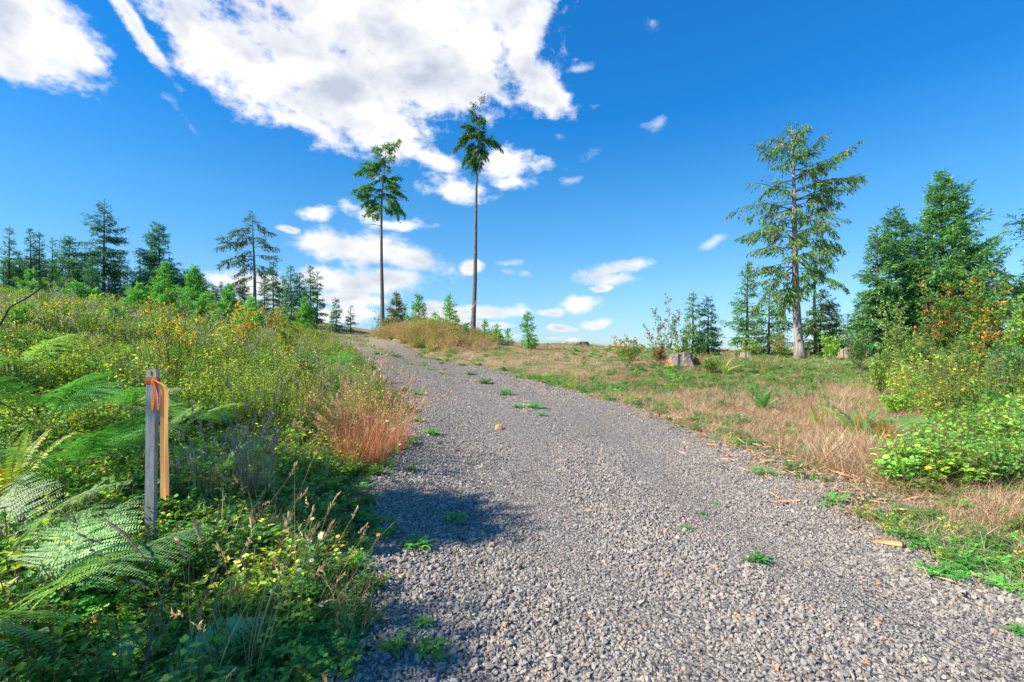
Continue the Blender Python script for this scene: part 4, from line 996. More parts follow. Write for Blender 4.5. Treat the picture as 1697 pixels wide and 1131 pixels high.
KINDS['lush'] = [src('lush_herb_0', lambda mb_: broad(mb_, RG[36], 26, .24, .34, LGREEN, .045, .6, 10)), src('lush_herb_1', lambda mb_: broad(mb_, RG[37], 26, .24, .34, GREEN, .045, .6, 10))] if not MATS_.__setitem__(0, M_stuffleaf) else None
# right bank: leafy thicket
X, Y = rnd_zone(6500, 5.2, 20, lambda Y: .85 * Y - .1 + .4 * np.sin(Y), lambda Y: 1.12 * Y + 2)
W_ = np.stack([.5 + 0 * X, .7 + 0 * X, 1.0 * (Y > 7.5), .3 + 0 * X, 1.7 + .8 * wob(X, Y, .8)], 1)
kinds = choose(["weed", "broad", "tall", "green", "lush"], W_)
zone_scatter("leafy_thicket", "dense leafy ground plants with yellow and red leaves on the right bank", "undergrowth", X, Y, kinds, sc_fn=np.where(Y > 12, 1.3, 1.05) * np.clip(1 + .3 * wob(X, Y, 1.2), .5, 1.5))

# ------------------------------------------------------------------ shrubs and saplings
def shrub(name, px, Y, py_top, half_px, label, seed, pal=GREEN, lq=.07, nst=7, dens=1., tip=None, tipfrac=.25, group=None, shoots=10, lps=8, cat="shrub", stem=None, pt=None, **kw):
    x, y, z = pt if pt else at(px, Y)
    H = top_height(py_top, y, z); Rm = half_px / F * y
    st, lv = stems_leaves(seed, H, Rm, nst, lq, pal, dens, shoots, lps, tip=tip, tipfrac=tipfrac, **kw)
    e = empty(name, (x, y, z)); tag(e, label, cat, group)
    st.build("stem", stem or M_stem, e); lv.build("foliage", M_leaf, e)
    return e
# left hillside
shrub("sapling", 280, 7.6, 447, 42, "thin-stemmed young tree with orange to yellow leaves rising above the left thicket", 201, ORANGE, .05, 5, shoots=13, lps=7, spread=1.0, up=.9, bare=.25, cat="sapling", base_r=.05)
shrub("shrub", 310, 11, 498, 24, "small goldenrod-yellow shrub right of the orange-leaved sapling", 202, [(3, (.55, .42, .03)), (1, (.30, .32, .04))], .05, 6)
shrub("shrub", 395, 15, 486, 60, "wide shrub with orange and yellow autumn leaves on the left, below the open-crowned pine", 203, ORANGE, .09, 10, tip=[(1, (.45, .33, .07))], tipfrac=.3)
shrub("shrub", 470, 17, 486, 45, "yellow-green shrub right of the autumn-coloured one, beside the track's last bend", 204, YGREEN, .09, 8, tip=[(1, (.5, .36, .06))])
shrub("shrub", 105, 13, 478, 55, "broad leafy yellow-green shrub at the left, below the low bright young fir", 205, YGREEN, .08, 8, tip=[(1, (.55, .33, .04))], tipfrac=.3)
shrub("shrub", 30, 11, 486, 42, "bright leafy shrub at the left picture edge, under the bushy young fir", 206, GREEN, .08, 7)
shrub("shrub", 190, 16, 489, 48, "dull green shrub between the left leafy shrub and the orange sapling", 207, GREEN, .09, 8)
shrub("shrub", 340, 20, 478, 55, "green shrub behind the goldenrod-yellow one", 208, [(3, (.10, .22, .05)), (1, (.25, .28, .05))], .10, 8)
shrub("broom_shrub", 440, 6.6, 556, 62, "tall wispy yellow-green broom with pale stems, nearest big shrub left of the track", 209, [(4, (.22, .32, .05)), (3, (.15, .26, .05)), (1, (.38, .36, .10))], .03, 22, shoots=14, lps=9, up=1.5, lw=.35, spread=.8, base_r=.35, stemr=.006, bare=.2)
shrub("broom_shrub", 520, 7.4, 590, 48, "lower broom with yellow-green leaves between the wispy one and the gravel", 210, YGREEN, .03, 18, shoots=12, lps=9, up=1.3, lw=.35, base_r=.35, stemr=.006)
shrub("broom_shrub", 350, 6.2, 600, 55, "rounded bright yellow-leaved low shrub left of the wispy broom", 211, YGREEN, .035, 18, shoots=12, lps=9, up=1.1, base_r=.35, stemr=.006)
shrub("shrub", 505, 11, 562, 34, "shrub with dusty green leaves behind the brooms near the bend", 212, SAGE, .05, 10)
shrub("shrub", 150, 6.5, 556, 75, "yellow-green leafy shrub behind the ferns on the far left", 213, YGREEN, .04, 16, shoots=12, lps=9, up=.8, base_r=.4, stemr=.006)
shrub("shrub", 60, 8.5, 531, 60, "low dark green shrub at the left edge behind the arching pale fern", 214, GREEN, .05, 10)
for k_, (px_, Y_, top_, hp_, pal_, lab_) in enumerate(((70, 30, 478, 34, GREEN, "dark leafy bush on the skyline between the left edge and the low bright young fir"), (165, 32, 486, 30, YGREEN, "yellowish bush on the skyline below the squat dark spruce"),
        (300, 30, 482, 34, GREEN, "large green bush on the skyline between the rounded conifer and the largest young fir"), (450, 34, 500, 30, [(3, (.16, .20, .05)), (1, (.40, .28, .08))], "olive bush on the skyline right of the open-crowned pine's foot"),
        (215, 22, 498, 36, GREEN + [(2, (.50, .30, .06))], "green bush with orange patches behind the orange-leaved sapling"), (120, 20, 500, 36, [(3, (.08, .20, .04)), (1, (.25, .30, .05))], "dark green bush in the middle of the left hillside above the arching fern"),
        (255, 14, 520, 30, YGREEN, "yellow-green bush at the foot of the orange-leaved sapling"), (10, 22, 480, 40, GREEN, "dark bush on the left skyline cut by the picture edge"))):
    shrub("shrub", px_, Y_, top_, hp_, lab_, 260 + k_, pal_, .045 + .003 * Y_, 8, shoots=11, lps=8)
# right of the track
shrub("sapling", 1098, 21, 468, 34, "thin young broadleaf tree with sparse leaves and reddish tips behind the stump", 220, GREEN, .11, 6, shoots=14, lps=6, up=1.1, tip=[(1, (.22, .10, .06))], tipfrac=.4, cat="sapling", base_r=.4, spread=.7, stem=M_bark)
shrub("sapling", 1128, 22, 512, 26, "shorter broadleaf sapling with orange-tinted leaves between the thin young tree and the two dark firs", 221, AUTUMN, .10, 6, cat="sapling")
shrub("shrub", 1040, 20.5, 548, 42, "round green bush with orange leaves left of the stump", 222, GREEN, .09, 10, tip=[(1, (.55, .26, .05))], tipfrac=.2)
shrub("shrub", 1090, 20.2, 562, 30, "reddish-brown twiggy bush directly behind the stump's left side", 223, [(2, (.30, .14, .07)), (2, (.14, .18, .05))], .06, 9)
shrub("shrub", 1180, 17.2, 583, 32, "low spreading bush with a lime-green left side growing against the stump's right side", 224, [(3, (.20, .32, .04)), (2, (.12, .16, .05)), (1, (.28, .18, .08))], .06, 10)
shrub("shrub", 1295, 30, 548, 36, "brown-tinged low bush at the left foot of the big cedar", 225, [(3, (.20, .22, .05)), (2, (.12, .2, .05)), (1, (.28, .16, .06))], .12, 8)
shrub("shrub", 1240, 28, 562, 34, "low dry bush between the two dark firs and the big cedar", 226, AUTUMN, .11, 8)
shrub("shrub", 1375, 27, 545, 34, "yellow-green bush at the right foot of the big cedar", 227, LGREEN, .11, 8)
shrub("shrub", 1425, 17, 530, 44, "light green willowy shrub at the left end of the right-hand thicket", 228, SAGE + [(4, (.12, .24, .05))], .07, 10, shoots=12, up=1.1)
shrub("shrub", 1482, 15, 478, 48, "tall pale-stemmed shrub in front of the tall fir with the dead tip", 229, [(4, (.15, .27, .06)), (2, (.24, .32, .08)), (1, (.35, .30, .12))], .07, 11, shoots=12, up=1.1)
shrub("maple_shrub", 1560, 13, 428, 62, "large vine maple with reddish-orange top leaves, left one of the right-hand thicket", 230, AUTUMN, .08, 16, shoots=17, lps=11, tip=[(2, (.45, .26, .06)), (1, (.36, .15, .06))], tipfrac=.14)
shrub("maple_shrub", 1640, 12.5, 420, 60, "large vine maple with orange-tinted crown, right one of the right-hand thicket", 231, AUTUMN, .08, 16, shoots=17, lps=11, tip=[(2, (.50, .32, .06))], tipfrac=.12)
shrub("maple_shrub", 1705, 11, 458, 52, "bright green maple shrub cut by the right picture edge", 232, LGREEN, .08, 15, shoots=13, lps=9)
shrub("shrub", 1520, 10.5, 533, 50, "dark green leafy shrub below the left vine maple", 233, GREEN, .06, 12, shoots=12, lps=9)
shrub("shrub", 1600, 10, 538, 52, "mid green shrub with scattered orange leaves below the vine maples", 234, GREEN, .06, 12, shoots=12, lps=9, tip=[(1, (.5, .26, .06))], tipfrac=.2)
shrub("shrub", 1455, 11.5, 556, 46, "low shrub with yellowing leaves at the left foot of the right-hand thicket", 235, LGREEN, .06, 10, shoots=12)
shrub("shrub", 1675, 8.6, 538, 56, "feathery blue-green shrub at the right edge in front of the maples", 236, [(4, (.07, .20, .08)), (2, (.11, .26, .10))], .045, 14, shoots=13, lps=10, up=.4)
shrub("shrub", 1560, 8.2, 642, 52, "low shrub with lime and dark leaves above the sword ferns on the right", 237, LGREEN, .05, 12, shoots=11, lps=9, up=.4, tip=[(1, (.45, .14, .06))], tipfrac=.15)
shrub("shrub", 1650, 7.0, 668, 52, "low dark-leaved shrub behind the weathered log at the right edge", 238, GREEN, .05, 12, shoots=11, lps=9, up=.4)
shrub("shrub", 1492, 9.0, 640, 40, "bright yellow-green low shrub above the largest sword fern on the right", 239, LGREEN, .05, 10, shoots=11, lps=9, up=.4)
shrub("shrub", 636, 42.5, 515, 26, "low grey-green bush at the foot of the first slim bare trunk", 240, SAGE, .12, 8)
shrub("shrub", 770, 35, 535, 20, "low leafy bush at the right end of the grassy mound", 241, GREEN, .12, 6)
gzs = gz(-9.2, 1.7)
t, c = conifer(252, 7.65 - gzs, .55, (6.85 - gzs) / (7.65 - gzs), .04, DARK, .22, whorl=.06, nb=8, prof=.3, irregular=.35, dens=.8, p0=.15, droop=.0, fdroop=0, tipup=0)
tree_thing("slim_conifer", t, c, (-9.2, 1.7, gzs), "taller slim conifer beyond the left picture edge whose crown shades the near gravel", "tree")

gzs = gz(-7.4, .35)
t, c = conifer(254, 6.0 - gzs, .35, (5.35 - gzs) / (6.0 - gzs), .035, DARK, .2, whorl=.07, nb=7, prof=.3, irregular=.35, dens=.6, p0=.15, droop=.0, fdroop=0, tipup=0)
tree_thing("slim_conifer", t, c, (-7.4, .35, gzs), "shorter slim conifer beyond the left picture edge, nearer the camera", "tree")

# ------------------------------------------------------------------ ferns
fern_thing(75, 4.6, "big dark green bracken with wide fronds left of the stake, upper one", 7, 1.05, .95, 1.1, FERN, seed=301, zoff=.35, az0=.1, azs=4.5)
fern_thing(115, 3.9, "dark green bracken left of the stake with fronds pointing right", 6, .95, .8, .9, FERN, seed=302, az0=.1, azs=2.6, zoff=.22)
fern_thing(60, 2.45, "pale green sunlit bracken filling the bottom left corner", 7, .95, .75, 1.0, PALEFERN, seed=303, az0=.3, azs=4.6, zoff=.12)
fern_thing(10, 3.0, "pale bracken with upright curled tips at the lower left edge", 6, .85, 1.0, 1.3, PALEFERN, seed=304)
fern_thing(205, 2.15, "bracken with drooping light fronds nearest the camera at the bottom left", 5, .6, .7, 1.0, PALEFERN, seed=305, az0=.5, azs=4)
fern_thing(15, 3.6, "golden-green sword fern at the left edge below the dark bracken", 9, .65, 1.25, 1.0, [(2, (.30, .30, .05)), (1, (.16, .24, .04))], "sword", seed=306)
fern_thing(20, 6.5, "arching silvery bracken at the left edge above the dark ones", 6, 1.2, .8, 1.3, PALEFERN, seed=307, zoff=.25)
fern_thing(300, 5.6, "feathery bracken just behind the stake's top", 6, .85, .9, 1.3, FERN + PALEFERN, seed=308, zoff=.2)
fern_thing(205, 5.8, "grey-green bracken left of the stake's top", 6, .9, .9, 1.3, FERN + PALEFERN, seed=309, zoff=.2)
fern_thing(365, 4.7, "dark bracken half hidden in grass right of the ribbon", 5, .7, 1.0, 1.2, seed=310)
fern_thing(555, 16, "lush bright green bracken clump at the left edge of the track near the bend", 12, 1.5, .9, 1.3, [(3, (.07, .24, .06)), (2, (.12, .30, .08))], seed=311, zoff=.3)
fern_thing(590, 14.5, "darker bracken clump right beside the gravel near the bend", 9, 1.1, .8, 1.3, FERN, seed=312, zoff=.2)
fern_thing(1262, 10.4, "dark compact sword fern standing alone in the cut straw", 14, .62, 1.3, .8, FERN, "sword", seed=313)
fern_thing(1425, 7.7, "large sword fern at the right thicket's edge, with rusty fronds on its left", 12, .72, 1.15, 1.0, [(2, (.07, .20, .05)), (1, (.13, .28, .06))], "sword", seed=314, dead=2)
fern_thing(1463, 6.9, "sword fern with several orange dead fronds beside the straw heap", 11, .62, 1.15, 1.0, [(2, (.08, .20, .05)), (1, (.14, .26, .05))], "sword", seed=315, dead=4)
fern_thing(1352, 8.6, "pale sparse sword fern with rusty fronds between the lone fern and the large one", 6, .55, 1.3, .6, [(1, (.16, .26, .06))], "sword", seed=316, dead=2)
fern_thing(1612, 6.3, "dark sword fern just above the pale split board", 11, .6, 1.1, 1.1, FERN, "sword", seed=317, dead=1)
fern_thing(1668, 7.6, "bracken with flat green fronds near the right edge above the log", 6, .95, .8, 1.2, [(2, (.08, .24, .07)), (1, (.12, .30, .09))], seed=318, zoff=.3)
fern_thing(1540, 7.4, "green bracken in the middle of the right-hand leafy thicket", 6, .8, .8, 1.2, [(2, (.08, .24, .07)), (1, (.12, .30, .09))], seed=319, zoff=.15)
fern_thing(1200, 17, "small yellow-green fern at the right foot of the stump", 8, .8, 1.1, .9, [(1, (.22, .34, .06))], "sword", seed=320)

# ------------------------------------------------------------------ weeds on the gravel
wsrc = []
for k in range(3):
    r_ = np.random.default_rng(400 + k); mb = MB()
    weed(mb, r_, 26, .17, .11, [(3, (.07, .23, .05)), (2, (.11, .30, .07))], .03, 8)
    broad(mb, r_, 8, .1, .08, [(1, (.10, .26, .06))], .03)
    wsrc.append(mb.mesh("gravel_weed", M_leaf))
WEEDS = [(805, 637, 1.9, "largest leafy weed on the far gravel, left of two touching clumps"), (838, 656, 1.5, "bushy weed clump on the gravel just below the largest one"), (885, 678, 1.4, "weed clump with a short shadow, lowest of the diagonal row on the gravel"),
         (858, 678, .9, "small weed touching the left side of the lowest clump of the diagonal row"), (898, 691, .6, "tiny weed just below the lowest clump of the diagonal row"), (780, 622, 1.2, "flat pale weed above the largest leafy weed on the gravel"), (733, 604, 1.1, "small weed on the far gravel, left one of a pair near the grassy mound"),
         (765, 607, 1.1, "small upright weed on the far gravel, right one of a pair near the grassy mound"), (700, 603, 1.0, "flat grey-green weed on the far gravel nearest the mound"), (655, 592, 1.6, "flat patch of weeds in the middle of the track at the bend"), (625, 588, 1.4, "farthest flat weed patch in the track at the bend"),
         (692, 655, 1.2, "weed at the left gravel edge beside the bare tan soil"), (672, 648, 1.2, "yellowish weed at the left gravel edge above the one by the bare soil"), (690, 700, .8, "small weed at the left gravel edge beside the top of the red-stemmed grass"), (715, 722, .9, "round weed on the gravel right of the red-stemmed grass"),
         (680, 738, 1.2, "wider weed in the shade right of the red-stemmed grass"), (680, 783, .7, "faint small weed in the shaded gravel below the round ones"), (752, 868, .85, "loose weed at the tip of the shadow on the near gravel"), (640, 893, .9, "grassy weed in the shaded gravel left of the leaf-littered one"),
         (690, 912, .9, "weed with a brown leaf beside it in the shaded near gravel"), (1135, 883, .42, "small fresh green weed alone in the middle of the near gravel"), (1258, 938, .75, "thin bluish weed trailing over the near gravel"), (1165, 857, .3, "tiny reddish weed in the near gravel above the lone fresh green one"),
         (1555, 962, .95, "fresh grassy weed on the lower right gravel, left one of two"), (1600, 948, .8, "yellowish weed on the lower right gravel, right one of two"), (1690, 1055, .45, "small green weed cut by the right picture edge near the bottom"), (712, 1092, .75, "upright leafy weed at the bottom left edge of the gravel"),
         (655, 1085, .7, "leafy weed among brown litter at the bottom left of the gravel"), (700, 1040, .45, "small weed above the upright leafy one at the bottom left of the gravel"), (1185, 838, .25, "sprig of green just below the strip of orange splinter in the gravel")]
for k, (px, py, s, lab) in enumerate(WEEDS):
    x, y, z = ground_hit(px, py)
    o = bpy.data.objects.new("gravel_weed", wsrc[k % 3]); sc.collection.objects.link(o)
    o.location = (x, y, z + .012); o.rotation_euler = (0, 0, k * 2.1); s = s * (1 if y < 8 else 1.35 if y < 20 else 1.6); o.scale = (s, s, s * .8)
    tag(o, lab, "weed", "weeds growing through the gravel")

# ------------------------------------------------------------------ grass clumps that stand out
def clump(name, px, Y, label, fns, cat="grass clump", pt=None, mat=None):
    x, y, z = pt if pt else at(px, Y)
    e = empty(name, (x, y, z - .01)); tag(e, label, cat)
    for pn, fn in fns:
        mb_ = MB(); fn(mb_); mb_.build(pn, mat or M_grass, e)
    return e
g1 = np.random.default_rng(501)
REDST = [(3, (.50, .18, .09)), (2, (.55, .34, .16)), (2, (.45, .09, .10))]
clump("dry_grass", 600, 5.9, "tall dry grass clump with reddish stems fanning out over the gravel edge", [("stem", lambda m_: blades(m_, g1, 300, .86, .28, REDST, .005, .28, .35, wind=(.12, 0))), ("seed_head", lambda m_: blades(m_, g1, 150, .92, .28, REDST, .004, .26, .35, heads=1, headcol=[(2, (.60, .40, .20)), (1, (.55, .28, .16))], headlen=.14, headw=.012, wind=(.12, 0)))])
clump("dry_grass", 640, 6.7, "shorter rusty grass clump behind the red-stemmed one at the gravel edge", [("stem", lambda m_: blades(m_, g1, 220, .72, .30, REDST, .005, .3, .4)), ("seed_head", lambda m_: blades(m_, g1, 60, .7, .22, RUST, .004, .26, .35, heads=1, headcol=STRAW, headlen=.12, headw=.012))])
clump("dry_grass", 545, 7.0, "straw-coloured grass clump between the brooms and the red-stemmed grass", [("stem", lambda m_: blades(m_, g1, 170, .8, .25, STRAW, .005, .22, .35)), ("seed_head", lambda m_: blades(m_, g1, 70, .85, .25, STRAW, .004, .2, .3, heads=1, headcol=STRAW, headlen=.12, headw=.012))])
GREYG = [(2, (.38, .34, .26)), (2, (.30, .27, .19)), (1, (.28, .30, .16))]
clump("timothy_grass", 425, 4.3, "dense upright clump of grey-tan grass spikes right of the ribbon", [("stem", lambda m_: blades(m_, g1, 110, .55, .13, GREYG, .005, .08, .12)), ("seed_head", lambda m_: blades(m_, g1, 75, .58, .14, GREYG, .004, .07, .12, heads=1, headcol=[(1, (.34, .29, .22)), (1, (.28, .23, .17))], headlen=.10, headw=.016))])
clump("timothy_grass", 345, 4.1, "sparser clump of grey-green grass spikes between the ribbon and the dense clump", [("stem", lambda m_: blades(m_, g1, 60, .5, .22, GREYG, .005, .12, .15)), ("seed_head", lambda m_: blades(m_, g1, 36, .52, .22, GREYG, .004, .1, .12, heads=1, headcol=[(1, (.34, .29, .22))], headlen=.09, headw=.015))])
clump("tall_grass", 395, 2.35, "long golden grass stalks with nodding heads leaning right over the near weeds", [("stem", lambda m_: blades(m_, g1, 24, .66, .14, STRAW, .006, .25, .3, wind=(.15, 0))), ("seed_head", lambda m_: blades(m_, g1, 16, .72, .14, [(1, (.62, .46, .22))], .0045, .24, .35, h_jit=.15, heads=1, headcol=[(1, (.66, .48, .26))], headlen=.11, headw=.011, wind=(.15, 0)))])
clump("tall_grass", 320, 2.5, "golden grass stalks just right of the stake's foot, leaning right", [("stem", lambda m_: blades(m_, g1, 14, .62, .10, STRAW, .005, .3, .3, wind=(.25, 0))), ("seed_head", lambda m_: blades(m_, g1, 9, .7, .12, [(1, (.62, .46, .22))], .0045, .3, .4, heads=1, headcol=[(1, (.66, .48, .26))], headlen=.10, headw=.011, wind=(.3, 0)))])
clump("tall_grass", 510, 2.9, "thin straw stalks leaning towards the gravel beside the daisies", [("stem", lambda m_: blades(m_, g1, 22, .42, .16, STRAW, .0045, .32, .3, wind=(.15, 0))), ("seed_head", lambda m_: blades(m_, g1, 12, .44, .16, [(1, (.62, .46, .22))], .004, .32, .3, heads=1, headcol=[(1, (.66, .48, .26))], headlen=.08, headw=.009, wind=(.15, 0)))])
clump("tall_grass", 1392, 8.2, "pale wispy grass standing tall in the straw left of the large sword fern", [("stem", lambda m_: blades(m_, g1, 90, .75, .35, STRAW, .004, .18, .25)), ("seed_head", lambda m_: blades(m_, g1, 40, .8, .35, STRAW, .004, .15, .3, heads=1, headcol=STRAW, headlen=.12, headw=.009))])

# daisies and the fluffy seed head
def daisy(px, Y, h, label, seed, lean=(.08, 0), fluffy=False, petal=(.75, .74, .68)):
    x, y, z = at(px, Y); r = np.random.default_rng(seed)
    e = empty("thistle_seed_head" if fluffy else "daisy", (x, y, z)); tag(e, label, "flower")
    s = np.linspace(0, 1, 7); pth = np.stack([lean[0] * s ** 1.5, lean[1] * s, h * s], 1)
    mb_ = MB(); tube(mb_, pth, .0035, 5, (.16, .24, .06), cap=False)
    for j in range(16):
        f = r.uniform(.1, .85); B = np.array([[lean[0] * f ** 1.5, 0, h * f]]); leaves(mb_, B, np.r_[r.normal(0, 1, 2), .3][None], (0, 0, 1), .05, .014, (.10, .20, .05))
    mb_.build("stem", M_leaf, e)
    top = pth[-1]
    pm = MB()
    if fluffy:
        n_ = 260; d = unit(r.normal(0, 1, (n_, 3))); leaves(pm, np.tile(top, (n_, 1)), d, r.normal(0, 1, (n_, 3)), r.uniform(.018, .034, n_), .003, (.75, .72, .70))
        pm.build("fluff", M_leaf, e)
    else:
        n_ = 17; a = np.arange(n_) / n_ * 6.283; d = np.stack([np.cos(a), np.sin(a) - .35, np.sin(a) * .35 + .25], 1); leaves(pm, np.tile(top, (n_, 1)), d, (0, -.5, 1), .017, .006, petal, fold=.02)
        pm.build("petals", M_leaf, e)
        cm = MB(); th = np.linspace(0, 6.283, 9)[:-1]
        ring = lambda q, zz: np.stack([np.cos(th) * q, np.sin(th) * q, np.full(8, zz)], 1) + top
        cm.add(np.vstack([ring(.006, 0), ring(.0065, .003), ring(.004, .006), [top + [0, 0, .007]]]), q=[[k, (k + 1) % 8, 8 + (k + 1) % 8, 8 + k] for k in range(8)] + [[8 + k, 8 + (k + 1) % 8, 16 + (k + 1) % 8, 16 + k] for k in range(8)], t=[[16 + k, 16 + (k + 1) % 8, 24] for k in range(8)], col=(.62, .42, .03))
        cm.build("flower_centre", M_leaf, e)
    return e
daisy(493, 2.75, .37, "small daisy with a bright yellow centre, right one of the lower pair", 601)
daisy(472, 2.7, .34, "small white daisy with a yellow centre, left one of the lower pair", 602, petal=(.8, .8, .76))
daisy(497, 3.1, .46, "fading yellowish daisy just left of the fluffy seed head, upper one", 603, petal=(.6, .52, .25))
daisy(492, 3.0, .36, "withered daisy directly under the fading yellowish one", 604, petal=(.5, .42, .25))
daisy(538, 3.0, .40, "withered daisy just right of the fluffy seed head", 605, petal=(.5, .42, .25))
daisy(588, 2.9, .46, "orange-yellow flower leaning over the gravel edge", 606, lean=(.14, 0), petal=(.62, .40, .08))
daisy(512, 3.05, .38, "fluffy white thistle seed head near the gravel edge", 607, fluffy=True)
daisy(222, 3.9, .62, "single small white daisy just left of the stake's middle", 608, petal=(.78, .76, .68))
daisy(630, 5.6, .60, "white lacy flower head standing out of the red-stemmed grass, upper one", 609, petal=(.78, .77, .70))
daisy(650, 5.3, .42, "white flower head leaning out of the red-stemmed grass, lower one", 610, petal=(.78, .77, .70))

# ------------------------------------------------------------------ survey stake and its ribbons
SY = 3.25
x, y, z = at(249, SY)
def box_mb(mb_, x0, x1, y0, y1, z0, z1, col=(1, 1, 1), m=0, jit=0, taper=0, r=None):
    v = np.array([[a, b_, c_] for c_ in (z0, z1) for (a, b_) in ((x0, y0), (x1, y0), (x1, y1), (x0, y1))], float)
    if taper: v[:4, 0] = v[:4, 0] * (1 - taper)
    if r is not None: v += r.normal(0, jit, v.shape)
    mb_.add(v, q=[[0, 1, 5, 4], [1, 2, 6, 5], [2, 3, 7, 6], [3, 0, 4, 7], [4, 5, 6, 7], [3, 2, 1, 0]], col=col, m=m)
topz = top_height(612, SY, z)
m, n, l, b, o = new_mat("shade_tinted_stake_wood")
tcn = n.new("ShaderNodeTexCoord"); mp = n.new("ShaderNodeMapping"); mp.inputs["Scale"].default_value = (1, 1, .03); l.new(tcn.outputs["Object"], mp.inputs[0])
n1 = n.new("ShaderNodeTexNoise"); n1.inputs["Scale"].default_value = 210; n1.inputs["Detail"].default_value = 5; n1.inputs["Roughness"].default_value = .7; l.new(mp.outputs[0], n1.inputs["Vector"])
gr = ramp(n1.outputs[0], [(.34, (.15, .16, .185)), (.46, (.25, .265, .295)), (.56, (.33, .345, .37)), (.7, (.45, .455, .465))])  # blue-grey of the stake's shaded front put into the wood colour
n3 = ns(9, 5)
gr = mixc(.5, gr, ramp(n3, [(.3, (.55, .55, .56)), (.7, (1.2, 1.18, 1.12))]), 'MULTIPLY')
l.new(gr, b.inputs["Base Color"]); b.inputs["Roughness"].default_value = .8
bp = n.new("ShaderNodeBump"); bp.inputs["Strength"].default_value = .8; bp.inputs["Distance"].default_value = .004; l.new(n1.outputs[0], bp.inputs["Height"]); l.new(bp.outputs[0], b.inputs["Normal"])
M_stake = m
M_stakecut = noise_mat("pale_cut_wood", [(.3, (.42, .32, .18)), (.7, (.66, .55, .36))], 40, stretch=(1, 1, .2), bump=.4, bdist=.004)
e = empty("survey_stake", (x, y, z)); tag(e, "shade-tinted grey wooden survey stake standing in the left weeds", "stake")
mb = MB(); r_ = np.random.default_rng(3)
# board with worn, slightly uneven edges
K = 26; zs = np.linspace(-.15, topz - .055, K)
w0, t0 = .034, .017
ringv = []
for k, zz in enumerate(zs):
    wj = w0 * (.90 + .10 * k / K) + r_.normal(0, .0006); c_ = .003
    cx_ = .018 * (zz / topz)
    ringv.append(np.array([[cx_ - wj + c_, -t0, zz], [cx_ + wj - c_, -t0, zz], [cx_ + wj, -t0 + c_, zz], [cx_ + wj, t0 - c_, zz], [cx_ + wj - c_, t0, zz], [cx_ - wj + c_, t0, zz], [cx_ - wj, t0 - c_, zz], [cx_ - wj, -t0 + c_, zz]]))
V = np.vstack(ringv)
Q = [[k * 8 + j, k * 8 + (j + 1) % 8, (k + 1) * 8 + (j + 1) % 8, (k + 1) * 8 + j] for k in range(K - 1) for j in range(8)]
mb.add(V, q=Q + [[(K - 1) * 8 + a for a in (0, 1, 2, 3)], [(K - 1) * 8 + a for a in (0, 3, 4, 7)], [(K - 1) * 8 + a for a in (4, 5, 6, 7)]])
mb.build("board", M_stake, e)
mb = MB(); zt = topz - .054
cx_ = .018
v = []
for k, (zz, ww) in enumerate(((zt, w0 + .001), (zt + .022, w0 + .001), (zt + .046, w0 - .003), (zt + .054, w0 - .012))):
    v += [[cx_ - ww + (.004 if k == 3 else 0), -t0 - .001, zz + (-.006 if k == 3 else 0)], [cx_ + ww, -t0 - .001, zz + (.006 if k > 1 else 0)], [cx_ + ww, t0 + .001, zz + (.006 if k > 1 else 0)], [cx_ - ww + (.004 if k == 3 else 0), t0 + .001, zz]]
mb.add(v, q=[[k * 4 + j, k * 4 + (j + 1) % 4, (k + 1) * 4 + (j + 1) % 4, (k + 1) * 4 + j] for k in range(3) for j in range(4)] + [[12, 13, 14, 15]])
cut = mb.build("cut_top", M_stakecut, e); cut["label"] = "pale freshly splintered top of the stake"
mb = MB(); box_mb(mb, cx_ + .002, cx_ + .007, -t0 - .004, -t0 + .004, zt + .012, zt + .040, (.2, .08, .04)); mb.build("nail", M_barkd, e)
# ribbons: thin plastic flagging
def ribbon_mat(name, c1):
    m, n, l, b, o = new_mat(name)
    a = n.new("ShaderNodeAttribute"); a.attribute_name = "Col"
    l.new(a.outputs["Color"], b.inputs["Base Color"]); b.inputs["Roughness"].default_value = .45
    t = n.new("ShaderNodeBsdfTranslucent"); l.new(a.outputs["Color"], t.inputs[0])
    ms = n.new("ShaderNodeMixShader"); ms.inputs[0].default_value = .55; l.new(b.outputs[0], ms.inputs[1]); l.new(t.outputs[0], ms.inputs[2]); l.new(ms.outputs[0], o.inputs[0])
    return m
M_rib = ribbon_mat("flagging_tape", None)
def strip_mesh(mb_, path, widths, wdir, col, fold=.006, seg=6, seed=1, notch=0):
    r = np.random.default_rng(seed); path = np.array(path, float); K = 30
    s = np.linspace(0, 1, len(path)); t_ = np.linspace(0, 1, K)
    P_ = np.stack([np.interp(t_, s, path[:, q]) for q in range(3)], 1)
    for _ in range(3): P_[1:-1] = (P_[:-2] + 2 * P_[1:-1] + P_[2:]) / 4
    W_ = np.interp(t_, np.linspace(0, 1, len(widths)), widths)
    wd = unit(np.array(wdir, float)); dpt = unit(np.cross(wd, [0, 0, 1.]))
    u_ = np.linspace(-.5, .5, seg + 1)
    ph = r.uniform(0, 6, 3)
    V = P_[:, None] + wd * (W_[:, None, None] * u_[None, :, None]) + dpt * (fold * (np.sin(u_ * 9 + ph[0])[None] + .5 * np.sin(u_[None] * 17 + t_[:, None] * 7 + ph[1])))[:, :, None]
    if notch: V[-1, :, 2] += notch * np.abs(u_) * 2 - notch * .3 + notch * u_ * 1.6
    q = np.array([[k * (seg + 1) + j, k * (seg + 1) + j + 1, (k + 1) * (seg + 1) + j + 1, (k + 1) * (seg + 1) + j] for k in range(K - 1) for j in range(seg)])
    mb_.add(V.reshape(-1, 3), q=q, col=col)
bandz = top_height(632, SY, z)
def zpy(py): return top_height(py, SY, z)
e = empty("orange_ribbon", (x, y, z)); tag(e, "long orange flagging ribbon tied around the top of the stake", "ribbon")
